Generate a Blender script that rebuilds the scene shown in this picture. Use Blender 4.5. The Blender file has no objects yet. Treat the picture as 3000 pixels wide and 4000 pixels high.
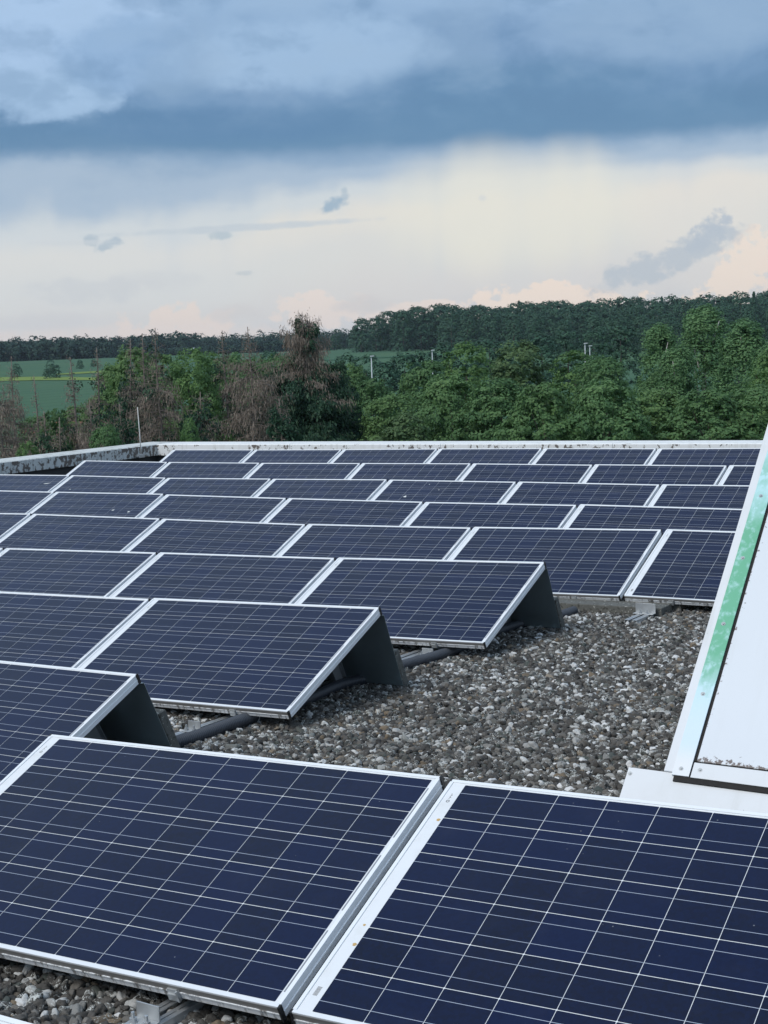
import bpy, bmesh, math, random
import numpy as np
from mathutils import Matrix, Vector

scene = bpy.context.scene
COL = scene.collection
rad = math.radians

# ------------------------------------------------------------------ camera
CAM = {'r': [0.849768, 0.525975, -0.035275], 'u': [-0.029709, 0.114593, 0.992968], 'f': [-0.526319, 0.842745, -0.113003], 'lens': 68.9985}
cam_data = bpy.data.cameras.new('camera')
cam_data.sensor_fit = 'HORIZONTAL'
cam_data.sensor_width = 36.0
cam_data.lens = CAM['lens']
cam_data.clip_start = 0.05
cam_data.clip_end = 20000
cam = bpy.data.objects.new('camera', cam_data)
COL.objects.link(cam)
R_, U_, F_ = (Vector(CAM[k]) for k in 'ruf')
cam.matrix_world = Matrix(((R_.x, U_.x, -F_.x, 0), (R_.y, U_.y, -F_.y, 0), (R_.z, U_.z, -F_.z, 1.9), (0, 0, 0, 1)))
scene.camera = cam
HEAD = -0.55826          # compass heading of the view, measured from +y towards +x

# ------------------------------------------------------------------ colour management
scene.view_settings.view_transform = 'Standard'
scene.view_settings.look = 'None'
scene.view_settings.gamma = 1.0
scene.view_settings.use_curve_mapping = False
scene.view_settings.exposure = EXPOSURE = 0.5


def lin(r, g, b):
    def f(c):
        c /= 255.0
        return c / 12.92 if c <= 0.04045 else ((c + 0.055) / 1.055) ** 2.4
    return (f(r), f(g), f(b), 1.0)


# ------------------------------------------------------------------ small node language
class NT:
    def __init__(s, tree):
        s.t = tree
        s.n = tree.nodes
        s.l = tree.links

    def set(s, node, key, v):
        if v is None:
            return
        if isinstance(v, bpy.types.NodeSocket):
            s.l.new(v, node.inputs[key])
        else:
            node.inputs[key].default_value = v

    def math(s, op, a, b=None, c=None, clamp=False):
        n = s.n.new('ShaderNodeMath')
        n.operation = op
        n.use_clamp = clamp
        for i, v in enumerate((a, b, c)):
            s.set(n, i, v)
        return n.outputs[0]

    def smooth(s, x, a, b, lo=0.0, hi=1.0):
        n = s.n.new('ShaderNodeMapRange')
        n.interpolation_type = 'SMOOTHSTEP'
        for k, v in (('Value', x), ('From Min', a), ('From Max', b), ('To Min', lo), ('To Max', hi)):
            s.set(n, k, v)
        return n.outputs[0]

    def mix(s, f, a, b, blend='MIX'):
        n = s.n.new('ShaderNodeMix')
        n.data_type = 'RGBA'
        n.blend_type = blend
        n.clamp_factor = True
        for i, v in ((0, f), (6, a), (7, b)):
            s.set(n, i, v)
        return n.outputs[2]

    def noise(s, vec, scale, detail=3.0, rough=0.55, dist=0.0):
        n = s.n.new('ShaderNodeTexNoise')
        s.set(n, 'Vector', vec)
        s.set(n, 'Scale', scale)
        s.set(n, 'Detail', detail)
        s.set(n, 'Roughness', rough)
        s.set(n, 'Distortion', dist)
        return n.outputs['Fac']

    def voronoi(s, vec, scale, out='Distance'):
        n = s.n.new('ShaderNodeTexVoronoi')
        s.set(n, 'Vector', vec)
        s.set(n, 'Scale', scale)
        return n.outputs[out]

    def mapping(s, vec, scale=(1, 1, 1), loc=(0, 0, 0)):
        n = s.n.new('ShaderNodeMapping')
        s.set(n, 'Vector', vec)
        n.inputs['Scale'].default_value = scale
        n.inputs['Location'].default_value = loc
        return n.outputs[0]

    def coord(s, which='Object'):
        return s.n.new('ShaderNodeTexCoord').outputs[which]

    def sep(s, v):
        n = s.n.new('ShaderNodeSeparateXYZ')
        s.set(n, 0, v)
        return n.outputs

    def comb(s, x, y, z):
        n = s.n.new('ShaderNodeCombineXYZ')
        for i, v in enumerate((x, y, z)):
            s.set(n, i, v)
        return n.outputs[0]

    def ramp(s, f, stops, interp='EASE'):
        n = s.n.new('ShaderNodeValToRGB')
        n.color_ramp.interpolation = interp
        e = n.color_ramp.elements
        while len(e) < len(stops):
            e.new(0.5)
        for el, (p, c) in zip(e, stops):
            el.position = p
            el.color = c
        s.set(n, 0, f)
        return n.outputs[0]

    def attr(s, name, kind='GEOMETRY', out='Fac'):
        n = s.n.new('ShaderNodeAttribute')
        n.attribute_name = name
        n.attribute_type = kind
        return n.outputs[out]

    def rnd(s):
        return s.n.new('ShaderNodeObjectInfo').outputs['Random']

    def bump(s, h, strength=0.3, dist=0.01):
        n = s.n.new('ShaderNodeBump')
        s.set(n, 'Strength', strength)
        s.set(n, 'Distance', dist)
        s.set(n, 'Height', h)
        return n.outputs[0]


# ------------------------------------------------------------------ sky
world = bpy.data.worlds.new('World')
scene.world = world
world.use_nodes = True
W = NT(world.node_tree)
W.n.clear()
SUN_EL, SUN_AZ = rad(46), rad(200)      # sun behind thin cloud, high over the left shoulder
nish = W.n.new('ShaderNodeTexSky')
nish.sky_type = 'NISHITA'
nish.sun_disc = False
nish.sun_elevation = SUN_EL
nish.sun_rotation = SUN_AZ
bg1 = W.n.new('ShaderNodeBackground')
bg1.inputs['Strength'].default_value = 0.1
W.l.new(nish.outputs[0], bg1.inputs['Color'])

dvec = W.coord('Generated')
dx, dy, dz = W.sep(dvec)
el = W.math('MULTIPLY', W.math('ARCSINE', dz), 180 / math.pi)
fwd = W.math('ADD', W.math('MULTIPLY', dx, math.sin(HEAD)), W.math('MULTIPLY', dy, math.cos(HEAD)))
rgt = W.math('SUBTRACT', W.math('MULTIPLY', dx, math.cos(HEAD)), W.math('MULTIPLY', dy, math.sin(HEAD)))
az = W.math('MULTIPLY', W.math('ARCTAN2', rgt, fwd), 180 / math.pi)
flat = W.mapping(dvec, (1, 1, 2.6))
n_big = W.noise(flat, 7.0, 5.0, 0.5)
n_mid = W.noise(W.mapping(dvec, (1, 1, 1.5), (3.1, 7.7, 1.3)), 30.0, 7.0, 0.6)
n_fine = W.noise(W.mapping(dvec, (1, 1, 1.2), (1.1, 2.7, 5.3)), 110.0, 7.0, 0.65)
n_puff = W.noise(W.mapping(dvec, (1, 1, 1.4), (2.1, 4.7, 9.3)), 62.0, 7.0, 0.6)
n_rain = W.noise(W.mapping(dvec, (1, 1, 0.12), (5.1, 0.7, 0.3)), 26.0, 2.0, 0.5)


def dev(n, amt):
    return W.math('MULTIPLY', W.math('SUBTRACT', n, 0.5), amt)


# the storm cloud and the rain-lit band under it, by elevation
e1 = W.math('ADD', el, dev(n_big, 1.6))
e1 = W.math('ADD', e1, dev(n_mid, 0.7))
rain = W.math('MULTIPLY', W.math('ADD', dev(n_rain, 1.7), W.smooth(az, -12.0, 5.0, 0.9, -0.7)),
              W.smooth(el, 7.0, 5.6, 0.0, 1.0))
e_low = W.math('ADD', W.math('ADD', W.math('ADD', el, dev(n_big, 2.2)), dev(n_mid, 0.9)), rain)
low = W.ramp(W.math('DIVIDE', e_low, 10.0), [
    (0.00, lin(197, 197, 200)), (0.14, lin(205, 203, 203)), (0.32, lin(207, 207, 205)),
    (0.44, lin(214, 211, 205)), (0.54, lin(198, 204, 208)), (0.66, lin(160, 178, 198)),
    (0.745, lin(132, 158, 186)), (1.0, lin(122, 150, 182))])
low = W.mix(W.math('MULTIPLY', W.smooth(az, 0.0, -9.0, 0.0, 0.5), W.math('MULTIPLY', W.smooth(el, 0.6, 2.2), W.smooth(el, 5.4, 3.6))), low, lin(201, 206, 211))
up = W.ramp(W.math('DIVIDE', e1, 30.0), [
    (0.225, lin(100, 134, 167)), (0.275, lin(91, 129, 164)), (0.32, lin(106, 140, 176)), (0.37, lin(127, 157, 191)),
    (0.43, lin(144, 173, 205)), (0.60, lin(163, 186, 214)), (1.0, lin(176, 197, 221))], 'EASE')
base_el = W.math('ADD', W.math('ADD', el, dev(n_mid, 0.55)), dev(n_big, 0.35))
cloud_base = W.smooth(base_el, 7.05, 7.75)
sky = W.mix(cloud_base, low, up)
# billows inside the storm cloud
bill = W.math('MULTIPLY', W.smooth(n_big, 0.52, 0.72), W.smooth(el, 8.5, 11.0, 0.0, 0.55))
sky = W.mix(bill, sky, lin(159, 182, 209))
dark = W.math('MULTIPLY', W.smooth(n_big, 0.50, 0.30), W.smooth(el, 8.0, 9.5, 0.0, 0.5))
sky = W.mix(dark, sky, lin(94, 130, 168))


def blob(a0, e0, ra, re, colr, opacity=1.0, soft=0.5, rough=0.9, noise=n_fine, tilt=0.0):
    """one cloud: an ellipse in azimuth and elevation with a ragged edge"""
    global sky
    x = W.math('SUBTRACT', az, a0)
    y = W.math('SUBTRACT', el, e0)
    if tilt:
        y = W.math('SUBTRACT', y, W.math('MULTIPLY', x, tilt))
    x = W.math('DIVIDE', x, ra)
    y = W.math('DIVIDE', y, re)
    d = W.math('ADD', W.math('MULTIPLY', x, x), W.math('MULTIPLY', y, y))
    d = W.math('ADD', d, W.math('MULTIPLY', W.math('SUBTRACT', noise, 0.5), rough * 4.0))
    sky = W.mix(W.smooth(d, 1.0 + soft, 1.0 - soft, 0.0, opacity), sky, colr)


# bright upper left and its lobed edge, lighter patch mid, dark belly at the right
blob(-13.0, 12.2, 5.0, 3.2, lin(166, 193, 224), 0.9, 0.6, 0.7, n_mid)
blob(-11.8, 9.6, 2.4, 1.0, lin(158, 186, 216), 0.85, 0.45, 0.8, n_mid)
blob(-9.0, 10.9, 2.6, 1.2, lin(129, 161, 197), 0.7, 0.6, 0.7, n_mid)
blob(-2.0, 10.9, 4.5, 1.3, lin(156, 184, 214), 0.8, 0.8, 0.6, n_mid)
blob(5.5, 9.3, 5.0, 1.1, lin(92, 130, 165), 0.75, 0.8, 0.5, n_mid)
blob(-5.5, 8.4, 5.5, 0.6, lin(87, 125, 163), 0.7, 0.8, 0.5, n_mid)
blob(11.5, 11.3, 4.5, 1.2, lin(132, 161, 192), 0.7, 0.8, 0.6, n_mid)
# soft turbulence through the cloud, faint streaks through the rain
n_tex = W.noise(W.mapping(dvec, (1, 1, 1.9), (8.1, 2.2, 4.4)), 15.0, 6.0, 0.55, 0.15)
tex = W.math('MULTIPLY', W.smooth(n_tex, 0.42, 0.66), W.smooth(el, 7.4, 9.8, 0.0, 0.34))
sky = W.mix(tex, sky, lin(151, 177, 204))
tex2 = W.math('MULTIPLY', W.smooth(n_tex, 0.50, 0.34), W.smooth(el, 7.2, 8.6, 0.0, 0.32))
sky = W.mix(tex2, sky, lin(85, 121, 157))
stk = W.math('MULTIPLY', W.smooth(n_rain, 0.50, 0.75), W.math('MULTIPLY', W.smooth(el, 1.5, 3.5), W.smooth(el, 7.2, 5.8, 0.0, 0.35)))
sky = W.mix(stk, sky, lin(186, 195, 206))
# creamy shaft of lit rain, right of the middle
blob(5.4, 5.0, 4.5, 2.2, lin(221, 218, 206), 0.75, 0.9, 0.35, n_rain)
blob(12.3, 4.6, 2.5, 1.6, lin(219, 213, 205), 0.5, 0.9, 0.35, n_rain)
# peach cumulus along the horizon
blob(6.4, 1.25, 3.4, 0.75, lin(229, 213, 201), 0.95, 0.25, 1.3, n_puff)
blob(2.0, 1.0, 2.2, 0.6, lin(223, 209, 201), 0.85, 0.3, 1.3, n_puff)
blob(-2.3, 1.35, 1.9, 0.65, lin(222, 209, 202), 0.85, 0.3, 1.4, n_puff)
blob(-7.6, 1.0, 2.1, 0.75, lin(222, 208, 200), 0.85, 0.3, 1.4, n_puff)
blob(-10.0, 0.5, 6.0, 0.6, lin(219, 206, 200), 0.6, 0.6, 0.9, n_puff)
blob(13.9, 2.3, 1.6, 1.25, lin(227, 212, 200), 0.9, 0.25, 1.4, n_puff, 0.5)
blob(15.8, 2.1, 1.6, 1.6, lin(225, 210, 200), 0.85, 0.3, 1.3, n_puff)
blob(7.4, 0.95, 2.2, 0.3, lin(222, 205, 196), 0.6, 0.4, 1.0, n_puff)
# small loose grey clouds in front of the bright band
blob(-1.5, 5.4, 0.55, 0.24, lin(150, 170, 188), 0.95, 0.80, 1.19, n_fine, 0.35)
blob(-1.1, 5.75, 0.14, 0.22, lin(168, 182, 194), 0.8, 0.80, 1.25, n_fine)
blob(-10.7, 4.25, 0.26, 0.22, lin(168, 181, 193), 0.85, 0.80, 1.38, n_fine)
blob(-10.1, 4.1, 0.5, 0.2, lin(166, 180, 193), 0.85, 0.80, 1.38, n_fine, 0.3)
blob(-5.9, 4.35, 0.42, 0.16, lin(172, 185, 195), 0.85, 0.80, 1.12, n_fine)
blob(-5.4, 4.6, 4.6, 0.13, lin(184, 193, 202), 0.75, 0.90, 0.88, n_puff, 0.03)
blob(-11.5, 4.2, 1.6, 0.1, lin(196, 201, 206), 0.6, 0.90, 0.88, n_puff, 0.0)
blob(-5.0, 2.9, 0.3, 0.1, lin(180, 188, 195), 0.7, 0.80, 1.00, n_fine)
blob(4.2, 5.4, 0.16, 0.12, lin(200, 203, 204), 0.6, 0.80, 1.12, n_fine)
blob(10.9, 2.7, 2.5, 0.55, lin(176, 184, 194), 0.92, 0.65, 1.44, n_puff, 0.32)
blob(12.6, 3.75, 0.75, 0.55, lin(172, 181, 193), 0.92, 0.70, 1.50, n_fine, 0.5)
blob(-0.5, 1.55, 1.0, 0.3, lin(200, 197, 198), 0.8, 0.80, 1.38, n_puff)
blob(-5.4, 1.4, 1.3, 0.3, lin(201, 199, 200), 0.7, 0.80, 1.38, n_puff)
blob(-10.8, 2.4, 2.2, 0.42, lin(192, 196, 202), 0.6, 0.90, 1.38, n_puff)
blob(-8.5, 2.7, 1.3, 0.4, lin(196, 199, 203), 0.5, 0.90, 1.38, n_puff)
blob(-12.5, 1.3, 2.2, 0.3, lin(198, 199, 203), 0.6, 0.90, 1.25, n_puff)
bg2 = W.n.new('ShaderNodeBackground')
W.l.new(sky, bg2.inputs['Color'])
bg2.inputs['Strength'].default_value = 0.80
mixw = W.n.new('ShaderNodeMixShader')
mixw.inputs[0].default_value = 0.93      # how much of the blue sky the cloud covers
W.l.new(bg1.outputs[0], mixw.inputs[1])
W.l.new(bg2.outputs[0], mixw.inputs[2])
outw = W.n.new('ShaderNodeOutputWorld')
W.l.new(mixw.outputs[0], outw.inputs['Surface'])

# ------------------------------------------------------------------ sun (behind thin cloud: wide and weak)
sun_data = bpy.data.lights.new('sun', 'SUN')
sun_data.energy = 1.5
sun_data.angle = rad(30)
sun_data.color = (1.0, 0.96, 0.9)
sun = bpy.data.objects.new('sun', sun_data)
COL.objects.link(sun)
sdir = Vector((math.sin(SUN_AZ) * math.cos(SUN_EL), math.cos(SUN_AZ) * math.cos(SUN_EL), math.sin(SUN_EL)))
sun.rotation_euler = (-sdir).to_track_quat('-Z', 'Y').to_euler()

RNG = np.random.default_rng(7)
random.seed(7)


# ------------------------------------------------------------------ object helpers
def tag(o, label=None, cat=None, group=None, kind=None):
    if label:
        o['label'] = label
    if cat:
        o['category'] = cat
    if group:
        o['group'] = group
    if kind:
        o['kind'] = kind
    return o


def link(o, parent=None):
    COL.objects.link(o)
    if parent is not None:
        o.parent = parent
    return o


def empty(name, mat=None, loc=None):
    o = bpy.data.objects.new(name, None)
    o.empty_display_size = 0.2
    if mat is not None:
        o.matrix_world = mat
    if loc is not None:
        o.location = loc
    return link(o)


class MB:
    """collects vertices and faces, then becomes one mesh object"""
    def __init__(s):
        s.v, s.f, s.m, s.tone = [], [], [], []

    def add(s, vs, fs, mi=0):
        k = len(s.v)
        s.v += [tuple(p) for p in vs]
        s.f += [tuple(i + k for i in f) for f in fs]
        s.m += [mi] * len(fs)

    def box(s, x0, x1, y0, y1, z0, z1, mi=0):
        s.add([(x0, y0, z0), (x1, y0, z0), (x1, y1, z0), (x0, y1, z0), (x0, y0, z1), (x1, y0, z1), (x1, y1, z1), (x0, y1, z1)],
              [(0, 3, 2, 1), (4, 5, 6, 7), (0, 1, 5, 4), (1, 2, 6, 5), (2, 3, 7, 6), (3, 0, 4, 7)], mi)

    def quad(s, a, b, c, d, mi=0):
        s.add([a, b, c, d], [(0, 1, 2, 3)], mi)

    def prism(s, poly, vec, mi=0):
        """closed polygon (list of 3D points) pushed along vec"""
        n = len(poly)
        a = [Vector(p) for p in poly]
        b = [p + Vector(vec) for p in a]
        s.add(a + b, [tuple(range(n - 1, -1, -1)), tuple(range(n, 2 * n))] +
              [(i, (i + 1) % n, n + (i + 1) % n, n + i) for i in range(n)], mi)

    def tube(s, pts, radii, sides=8, mi=0, cap=True):
        pts = [Vector(p) for p in pts]
        rings = []
        for i, p in enumerate(pts):
            t = (pts[min(i + 1, len(pts) - 1)] - pts[max(i - 1, 0)]).normalized()
            a = t.cross(Vector((0, 0, 1)) if abs(t.z) < 0.95 else Vector((1, 0, 0))).normalized()
            b = t.cross(a)
            rings.append([p + radii[i] * (math.cos(2 * math.pi * j / sides) * a + math.sin(2 * math.pi * j / sides) * b)
                          for j in range(sides)])
        k = len(pts)
        fs = [(i * sides + j, i * sides + (j + 1) % sides, (i + 1) * sides + (j + 1) % sides, (i + 1) * sides + j)
              for i in range(k - 1) for j in range(sides)]
        if cap:
            fs += [tuple(range(sides - 1, -1, -1)), tuple(range((k - 1) * sides, k * sides))]
        s.add([p for r in rings for p in r], fs, mi)

    def mesh(s, name, mats, smooth=False):
        me = bpy.data.meshes.new(name)
        me.from_pydata(s.v, [], s.f)
        for m in mats:
            me.materials.append(m)
        me.polygons.foreach_set('material_index', s.m)
        if smooth:
            me.polygons.foreach_set('use_smooth', [True] * len(s.f))
        me.update()
        return me

    def build(s, name, mats, parent=None, smooth=False):
        if not isinstance(mats, (list, tuple)):
            mats = [mats]
        return link(bpy.data.objects.new(name, s.mesh(name, mats, smooth)), parent)


def bevel(o, w=0.003, seg=2):
    m = o.modifiers.new('bevel', 'BEVEL')
    m.width = w
    m.segments = seg
    m.limit_method = 'ANGLE'
    return o


# ------------------------------------------------------------------ materials
def new_mat(name):
    m = bpy.data.materials.new(name)
    m.use_nodes = True
    t = NT(m.node_tree)
    p = t.n['Principled BSDF']
    return m, t, p


def simple(name, colr, rough=0.5, metal=0.0, var=0.0, scale=8.0, spec=0.5):
    m, t, p = new_mat(name)
    p.inputs['Roughness'].default_value = rough
    p.inputs['Metallic'].default_value = metal
    p.inputs['Specular IOR Level'].default_value = spec
    c = (*colr, 1.0)
    if var:
        n = t.noise(t.coord(), scale, 4.0, 0.6)
        c = t.mix(n, tuple(x * (1 - var) for x in colr) + (1,), tuple(min(1, x * (1 + var)) for x in colr) + (1,))
    t.set(p, 'Base Color', c)
    return m


M = {}
M['alu'] = simple('anodised_aluminium', (0.86, 0.88, 0.90), 0.38, 0.1, 0.04, 14)
M['alu_dull'] = simple('dull_aluminium', (0.42, 0.44, 0.45), 0.45, 0.5, 0.15, 30)
M['black_plastic'] = simple('black_plastic', (0.012, 0.012, 0.013), 0.5)
M['ribbon'] = simple('tinned_ribbon', (0.28, 0.29, 0.31), 0.4, 0.3)
M['busbar'] = simple('silver_busbar', (0.42, 0.46, 0.55), 0.4, 0.2)
M['print'] = simple('grey_print', (0.22, 0.22, 0.22), 0.7)
M['rust'] = simple('orange_stain', (0.55, 0.36, 0.14), 0.8)
M['dropping'] = simple('white_dropping', (0.7, 0.72, 0.7), 0.9, 0, 0.2, 60)
M['steel'] = simple('galvanised_steel', (0.50, 0.52, 0.53), 0.4, 0.6, 0.15, 25)
M['conduit'] = simple('dark_conduit', (0.055, 0.062, 0.075), 0.38, 0, 0.2, 20)
M['deflector'] = simple('dark_deflector_sheet', (0.42, 0.50, 0.52), 0.36, 0.75, 0.35, 3)
M['gasket_and_gap_shade'] = simple('black_gasket_and_gap_shade', (0.015, 0.013, 0.012), 0.8, 0, 0.5, 60)

# dirty front face of the lower frame bar: algae in the shade line, kept to its front
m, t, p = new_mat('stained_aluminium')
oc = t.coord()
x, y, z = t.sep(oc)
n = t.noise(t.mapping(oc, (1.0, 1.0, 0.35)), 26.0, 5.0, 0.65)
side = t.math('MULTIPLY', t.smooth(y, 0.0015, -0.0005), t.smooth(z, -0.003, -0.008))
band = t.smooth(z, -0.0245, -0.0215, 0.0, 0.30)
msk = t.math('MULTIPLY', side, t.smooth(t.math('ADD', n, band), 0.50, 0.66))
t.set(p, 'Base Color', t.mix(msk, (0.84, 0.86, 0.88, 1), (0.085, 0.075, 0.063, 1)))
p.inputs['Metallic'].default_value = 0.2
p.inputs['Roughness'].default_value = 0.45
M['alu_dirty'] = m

# white laminate with faint dust towards the lower edge
m, t, p = new_mat('white_backsheet')
oc = t.coord()
n = t.noise(oc, 9.0, 5.0, 0.65)
t.set(p, 'Base Color', t.mix(t.smooth(n, 0.45, 0.75, 0.0, 0.35), (0.78, 0.80, 0.82, 1), (0.60, 0.60, 0.56, 1)))
p.inputs['Roughness'].default_value = 0.25
M['backsheet'] = m

# polycrystalline silicon behind glass
m, t, p = new_mat('silicon_cell')
oc = t.coord()
r = t.rnd()
shift = t.comb(t.math('MULTIPLY', r, 37.0), t.math('MULTIPLY', r, 91.0), 0.0)
va = t.n.new('ShaderNodeVectorMath')
va.operation = 'ADD'
t.l.new(oc, va.inputs[0])
t.l.new(shift, va.inputs[1])
gr = t.voronoi(va.outputs[0], 95.0, 'Color')
gx = t.sep(gr)[0]
c = t.mix(r, (0.0012, 0.0060, 0.037, 1), (0.0026, 0.0054, 0.022, 1))
c = t.mix(t.math('MULTIPLY', gx, 0.35), c, (0.0026, 0.0115, 0.056, 1))
cl = t.noise(va.outputs[0], 6.0, 3.0, 0.6)
c = t.mix(t.smooth(cl, 0.5, 0.8, 0.0, 0.028), c, (0.16, 0.16, 0.17, 1))      # dry dust film
sp = t.voronoi(va.outputs[0], 38.0)
spn = t.noise(va.outputs[0], 11.0, 2.0)
spm = t.math('MULTIPLY', t.smooth(sp, 0.10, 0.06), t.smooth(spn, 0.60, 0.64))
c = t.mix(t.math('MULTIPLY', spm, 0.55), c, (0.30, 0.31, 0.33, 1))        # specks of dirt
t.set(p, 'Base Color', c)
p.inputs['Roughness'].default_value = 0.55
p.inputs['Specular IOR Level'].default_value = 0.08
p.inputs['Coat Weight'].default_value = 1.0
p.inputs['Coat Roughness'].default_value = 0.12
p.inputs['Coat IOR'].default_value = 1.28
M['cell'] = m

# weathered concrete with lichen
def concrete(name, base, dark, amount, pale=None):
    m, t, p = new_mat(name)
    oc = t.coord()
    n1 = t.noise(oc, 3.0, 5.0, 0.65)
    n2 = t.noise(oc, 38.0, 4.0, 0.6)
    c = t.mix(n1, tuple(x * 0.75 for x in base) + (1,), tuple(x * 1.2 for x in base) + (1,))
    c = t.mix(t.smooth(n2, 0.60 - amount, 0.66 - amount * 0.6), c, (*dark, 1))
    if pale:
        n3 = t.noise(t.mapping(oc, (1, 1, 1), (5, 3, 1)), 55.0, 3.0, 0.6)
        c = t.mix(t.smooth(n3, 0.62, 0.68), c, (*pale, 1))
    t.set(p, 'Base Color', c)
    p.inputs['Roughness'].default_value = 0.9
    t.set(p, 'Normal', t.bump(n2, 0.4, 0.01))
    return m


M['slab'] = concrete('concrete_slab', (0.125, 0.125, 0.112), (0.055, 0.053, 0.045), 0.06, (0.5, 0.5, 0.46))


def parapet_mat(name, white, fascia_thr, top_thr, rough_c):
    m, t, p = new_mat(name)
    oc = t.coord('Object')
    geo = t.n.new('ShaderNodeNewGeometry')
    nz = t.math('ABSOLUTE', t.sep(geo.outputs['Normal'])[2])
    up = t.smooth(nz, 0.4, 0.7)
    a = t.noise(t.mapping(oc, (1, 1, 0.8)), 13.0, 5.0, 0.62)
    big = t.noise(oc, 0.8, 3.0, 0.6)
    a = t.math('ADD', a, t.math('MULTIPLY', t.math('SUBTRACT', big, 0.5), 0.45))
    streak = t.noise(t.mapping(oc, (1.0, 1.0, 0.12)), 16.0, 3.0, 0.6)
    b = t.noise(t.mapping(oc, (1.0, 3.0, 1.0)), 3.2, 5.0, 0.7)
    c = t.mix(t.smooth(streak, 0.45, 0.72, 0.0, 0.55), (*white, 1), (*rough_c, 1))
    fm = t.math('MULTIPLY', t.smooth(a, fascia_thr, fascia_thr + 0.06), t.math('SUBTRACT', 1.0, up))
    tm = t.math('MULTIPLY', t.smooth(b, top_thr, top_thr + 0.09, 0.0, 0.8), up)
    c = t.mix(fm, c, (0.15, 0.13, 0.115, 1))
    c = t.mix(tm, c, (0.23, 0.22, 0.20, 1))
    t.set(p, 'Base Color', c)
    p.inputs['Roughness'].default_value = 0.8
    return m


M['parapet_far'] = parapet_mat('white_parapet_sheet', (0.80, 0.81, 0.80), 0.548, 0.60, (0.60, 0.60, 0.57))
M['parapet_left'] = parapet_mat('lichened_parapet_sheet', (0.62, 0.64, 0.62), 0.495, 0.54, (0.36, 0.37, 0.35))
M['upstand_shade'] = simple('shade_dark_upstand', (0.04, 0.042, 0.043), 0.85, 0, 0.3, 6)  # dark colour stands in for the shadow under the coping
M['render_wall'] = simple('pale_render', (0.55, 0.54, 0.5), 0.9, 0, 0.1, 2)

# pebbles
m, t, p = new_mat('pebble_stone')
tone = t.attr('tone', 'INSTANCER')
hue = t.attr('hue', 'INSTANCER')
lich = t.attr('lichen', 'INSTANCER')
oc = t.coord('Object')
sh = t.comb(t.math('MULTIPLY', tone, 57.0), t.math('MULTIPLY', hue, 33.0), 0.0)
va = t.n.new('ShaderNodeVectorMath')
va.operation = 'ADD'
t.l.new(oc, va.inputs[0])
t.l.new(sh, va.inputs[1])
c = t.ramp(tone, [(0.0, (0.036, 0.033, 0.029, 1)), (0.50, (0.086, 0.078, 0.068, 1)), (0.74, (0.155, 0.143, 0.126, 1)), (0.86, (0.24, 0.235, 0.22, 1)),
                  (0.93, (0.58, 0.58, 0.56, 1)), (1.0, (0.78, 0.78, 0.77, 1))], 'LINEAR')
c = t.mix(t.smooth(hue, 0.93, 0.98, 0.0, 0.65), c, (0.27, 0.20, 0.125, 1))
c = t.mix(t.smooth(hue, 0.14, 0.0, 0.0, 0.55), c, (0.075, 0.10, 0.088, 1))
n = t.noise(va.outputs[0], 2.3, 6.0, 0.75)
thr = t.math('SUBTRACT', 0.80, t.math('MULTIPLY', lich, 0.32))
c = t.mix(t.smooth(t.math('SUBTRACT', n, thr), 0.0, 0.04), c, (0.62, 0.64, 0.61, 1))
fine = t.noise(va.outputs[0], 7.0, 4.0, 0.7)
c = t.mix(t.smooth(fine, 0.35, 0.7, 0.0, 0.45), c, t.mix(0.6, c, (0.02, 0.02, 0.02, 1)))
t.set(p, 'Base Color', c)
p.inputs['Roughness'].default_value = 0.75
t.set(p, 'Normal', t.bump(fine, 0.25, 0.2))
M['pebble'] = m

# roof bed under the pebbles
m, t, p = new_mat('gravel_bed')
oc = t.coord()
v = t.voronoi(oc, 34.0)
vc = t.sep(t.voronoi(oc, 34.0, 'Color'))[0]
c = t.mix(t.smooth(vc, 0.75, 0.95), (0.035, 0.034, 0.033, 1), (0.20, 0.20, 0.19, 1))
t.set(p, 'Base Color', t.mix(t.smooth(v, 0.2, 0.55), c, (0.012, 0.012, 0.012, 1)))
p.inputs['Roughness'].default_value = 0.9
M['bed'] = m

# skylight sheets
m, t, p = new_mat('white_skylight_sheet')
oc = t.coord()
x, y, z = t.sep(oc)
n = t.noise(oc, 42.0, 5.0, 0.7)
nb = t.noise(oc, 2.5, 3.0, 0.6)
edge = t.math('MAXIMUM', t.smooth(y, 0.085, 0.042), t.smooth(x, 0.075, 0.05, 0.0, 0.55))
c = t.mix(t.smooth(t.math('ADD', n, t.math('MULTIPLY', edge, 0.24)), 0.70, 0.76), (0.70, 0.73, 0.76, 1), (0.16, 0.13, 0.12, 1))
run = t.noise(t.mapping(oc, (1.0, 0.08, 1.0)), 17.0, 4.0, 0.6)
c = t.mix(t.smooth(run, 0.50, 0.78, 0.0, 0.22), c, (0.55, 0.56, 0.55, 1))
c = t.mix(t.smooth(nb, 0.5, 0.8, 0.0, 0.15), c, (0.58, 0.58, 0.56, 1))
t.set(p, 'Base Color', c)
p.inputs['Roughness'].default_value = 0.35
M['sky_sheet'] = m
m, t, p = new_mat('white_coated_metal')
oc = t.coord()
n = t.noise(oc, 48.0, 4.0, 0.7)
nb = t.noise(oc, 3.0, 4.0, 0.65)
c = t.mix(t.smooth(n, 0.70, 0.74, 0.0, 0.8), (0.72, 0.735, 0.75, 1), (0.20, 0.17, 0.16, 1))
run = t.noise(t.mapping(oc, (1.0, 0.10, 1.0), (4, 1, 0)), 22.0, 3.0, 0.6)
c = t.mix(t.smooth(run, 0.52, 0.75, 0.0, 0.30), c, (0.52, 0.52, 0.49, 1))
c = t.mix(t.smooth(nb, 0.45, 0.75, 0.0, 0.25), c, (0.58, 0.58, 0.56, 1))
t.set(p, 'Base Color', c)
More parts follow.
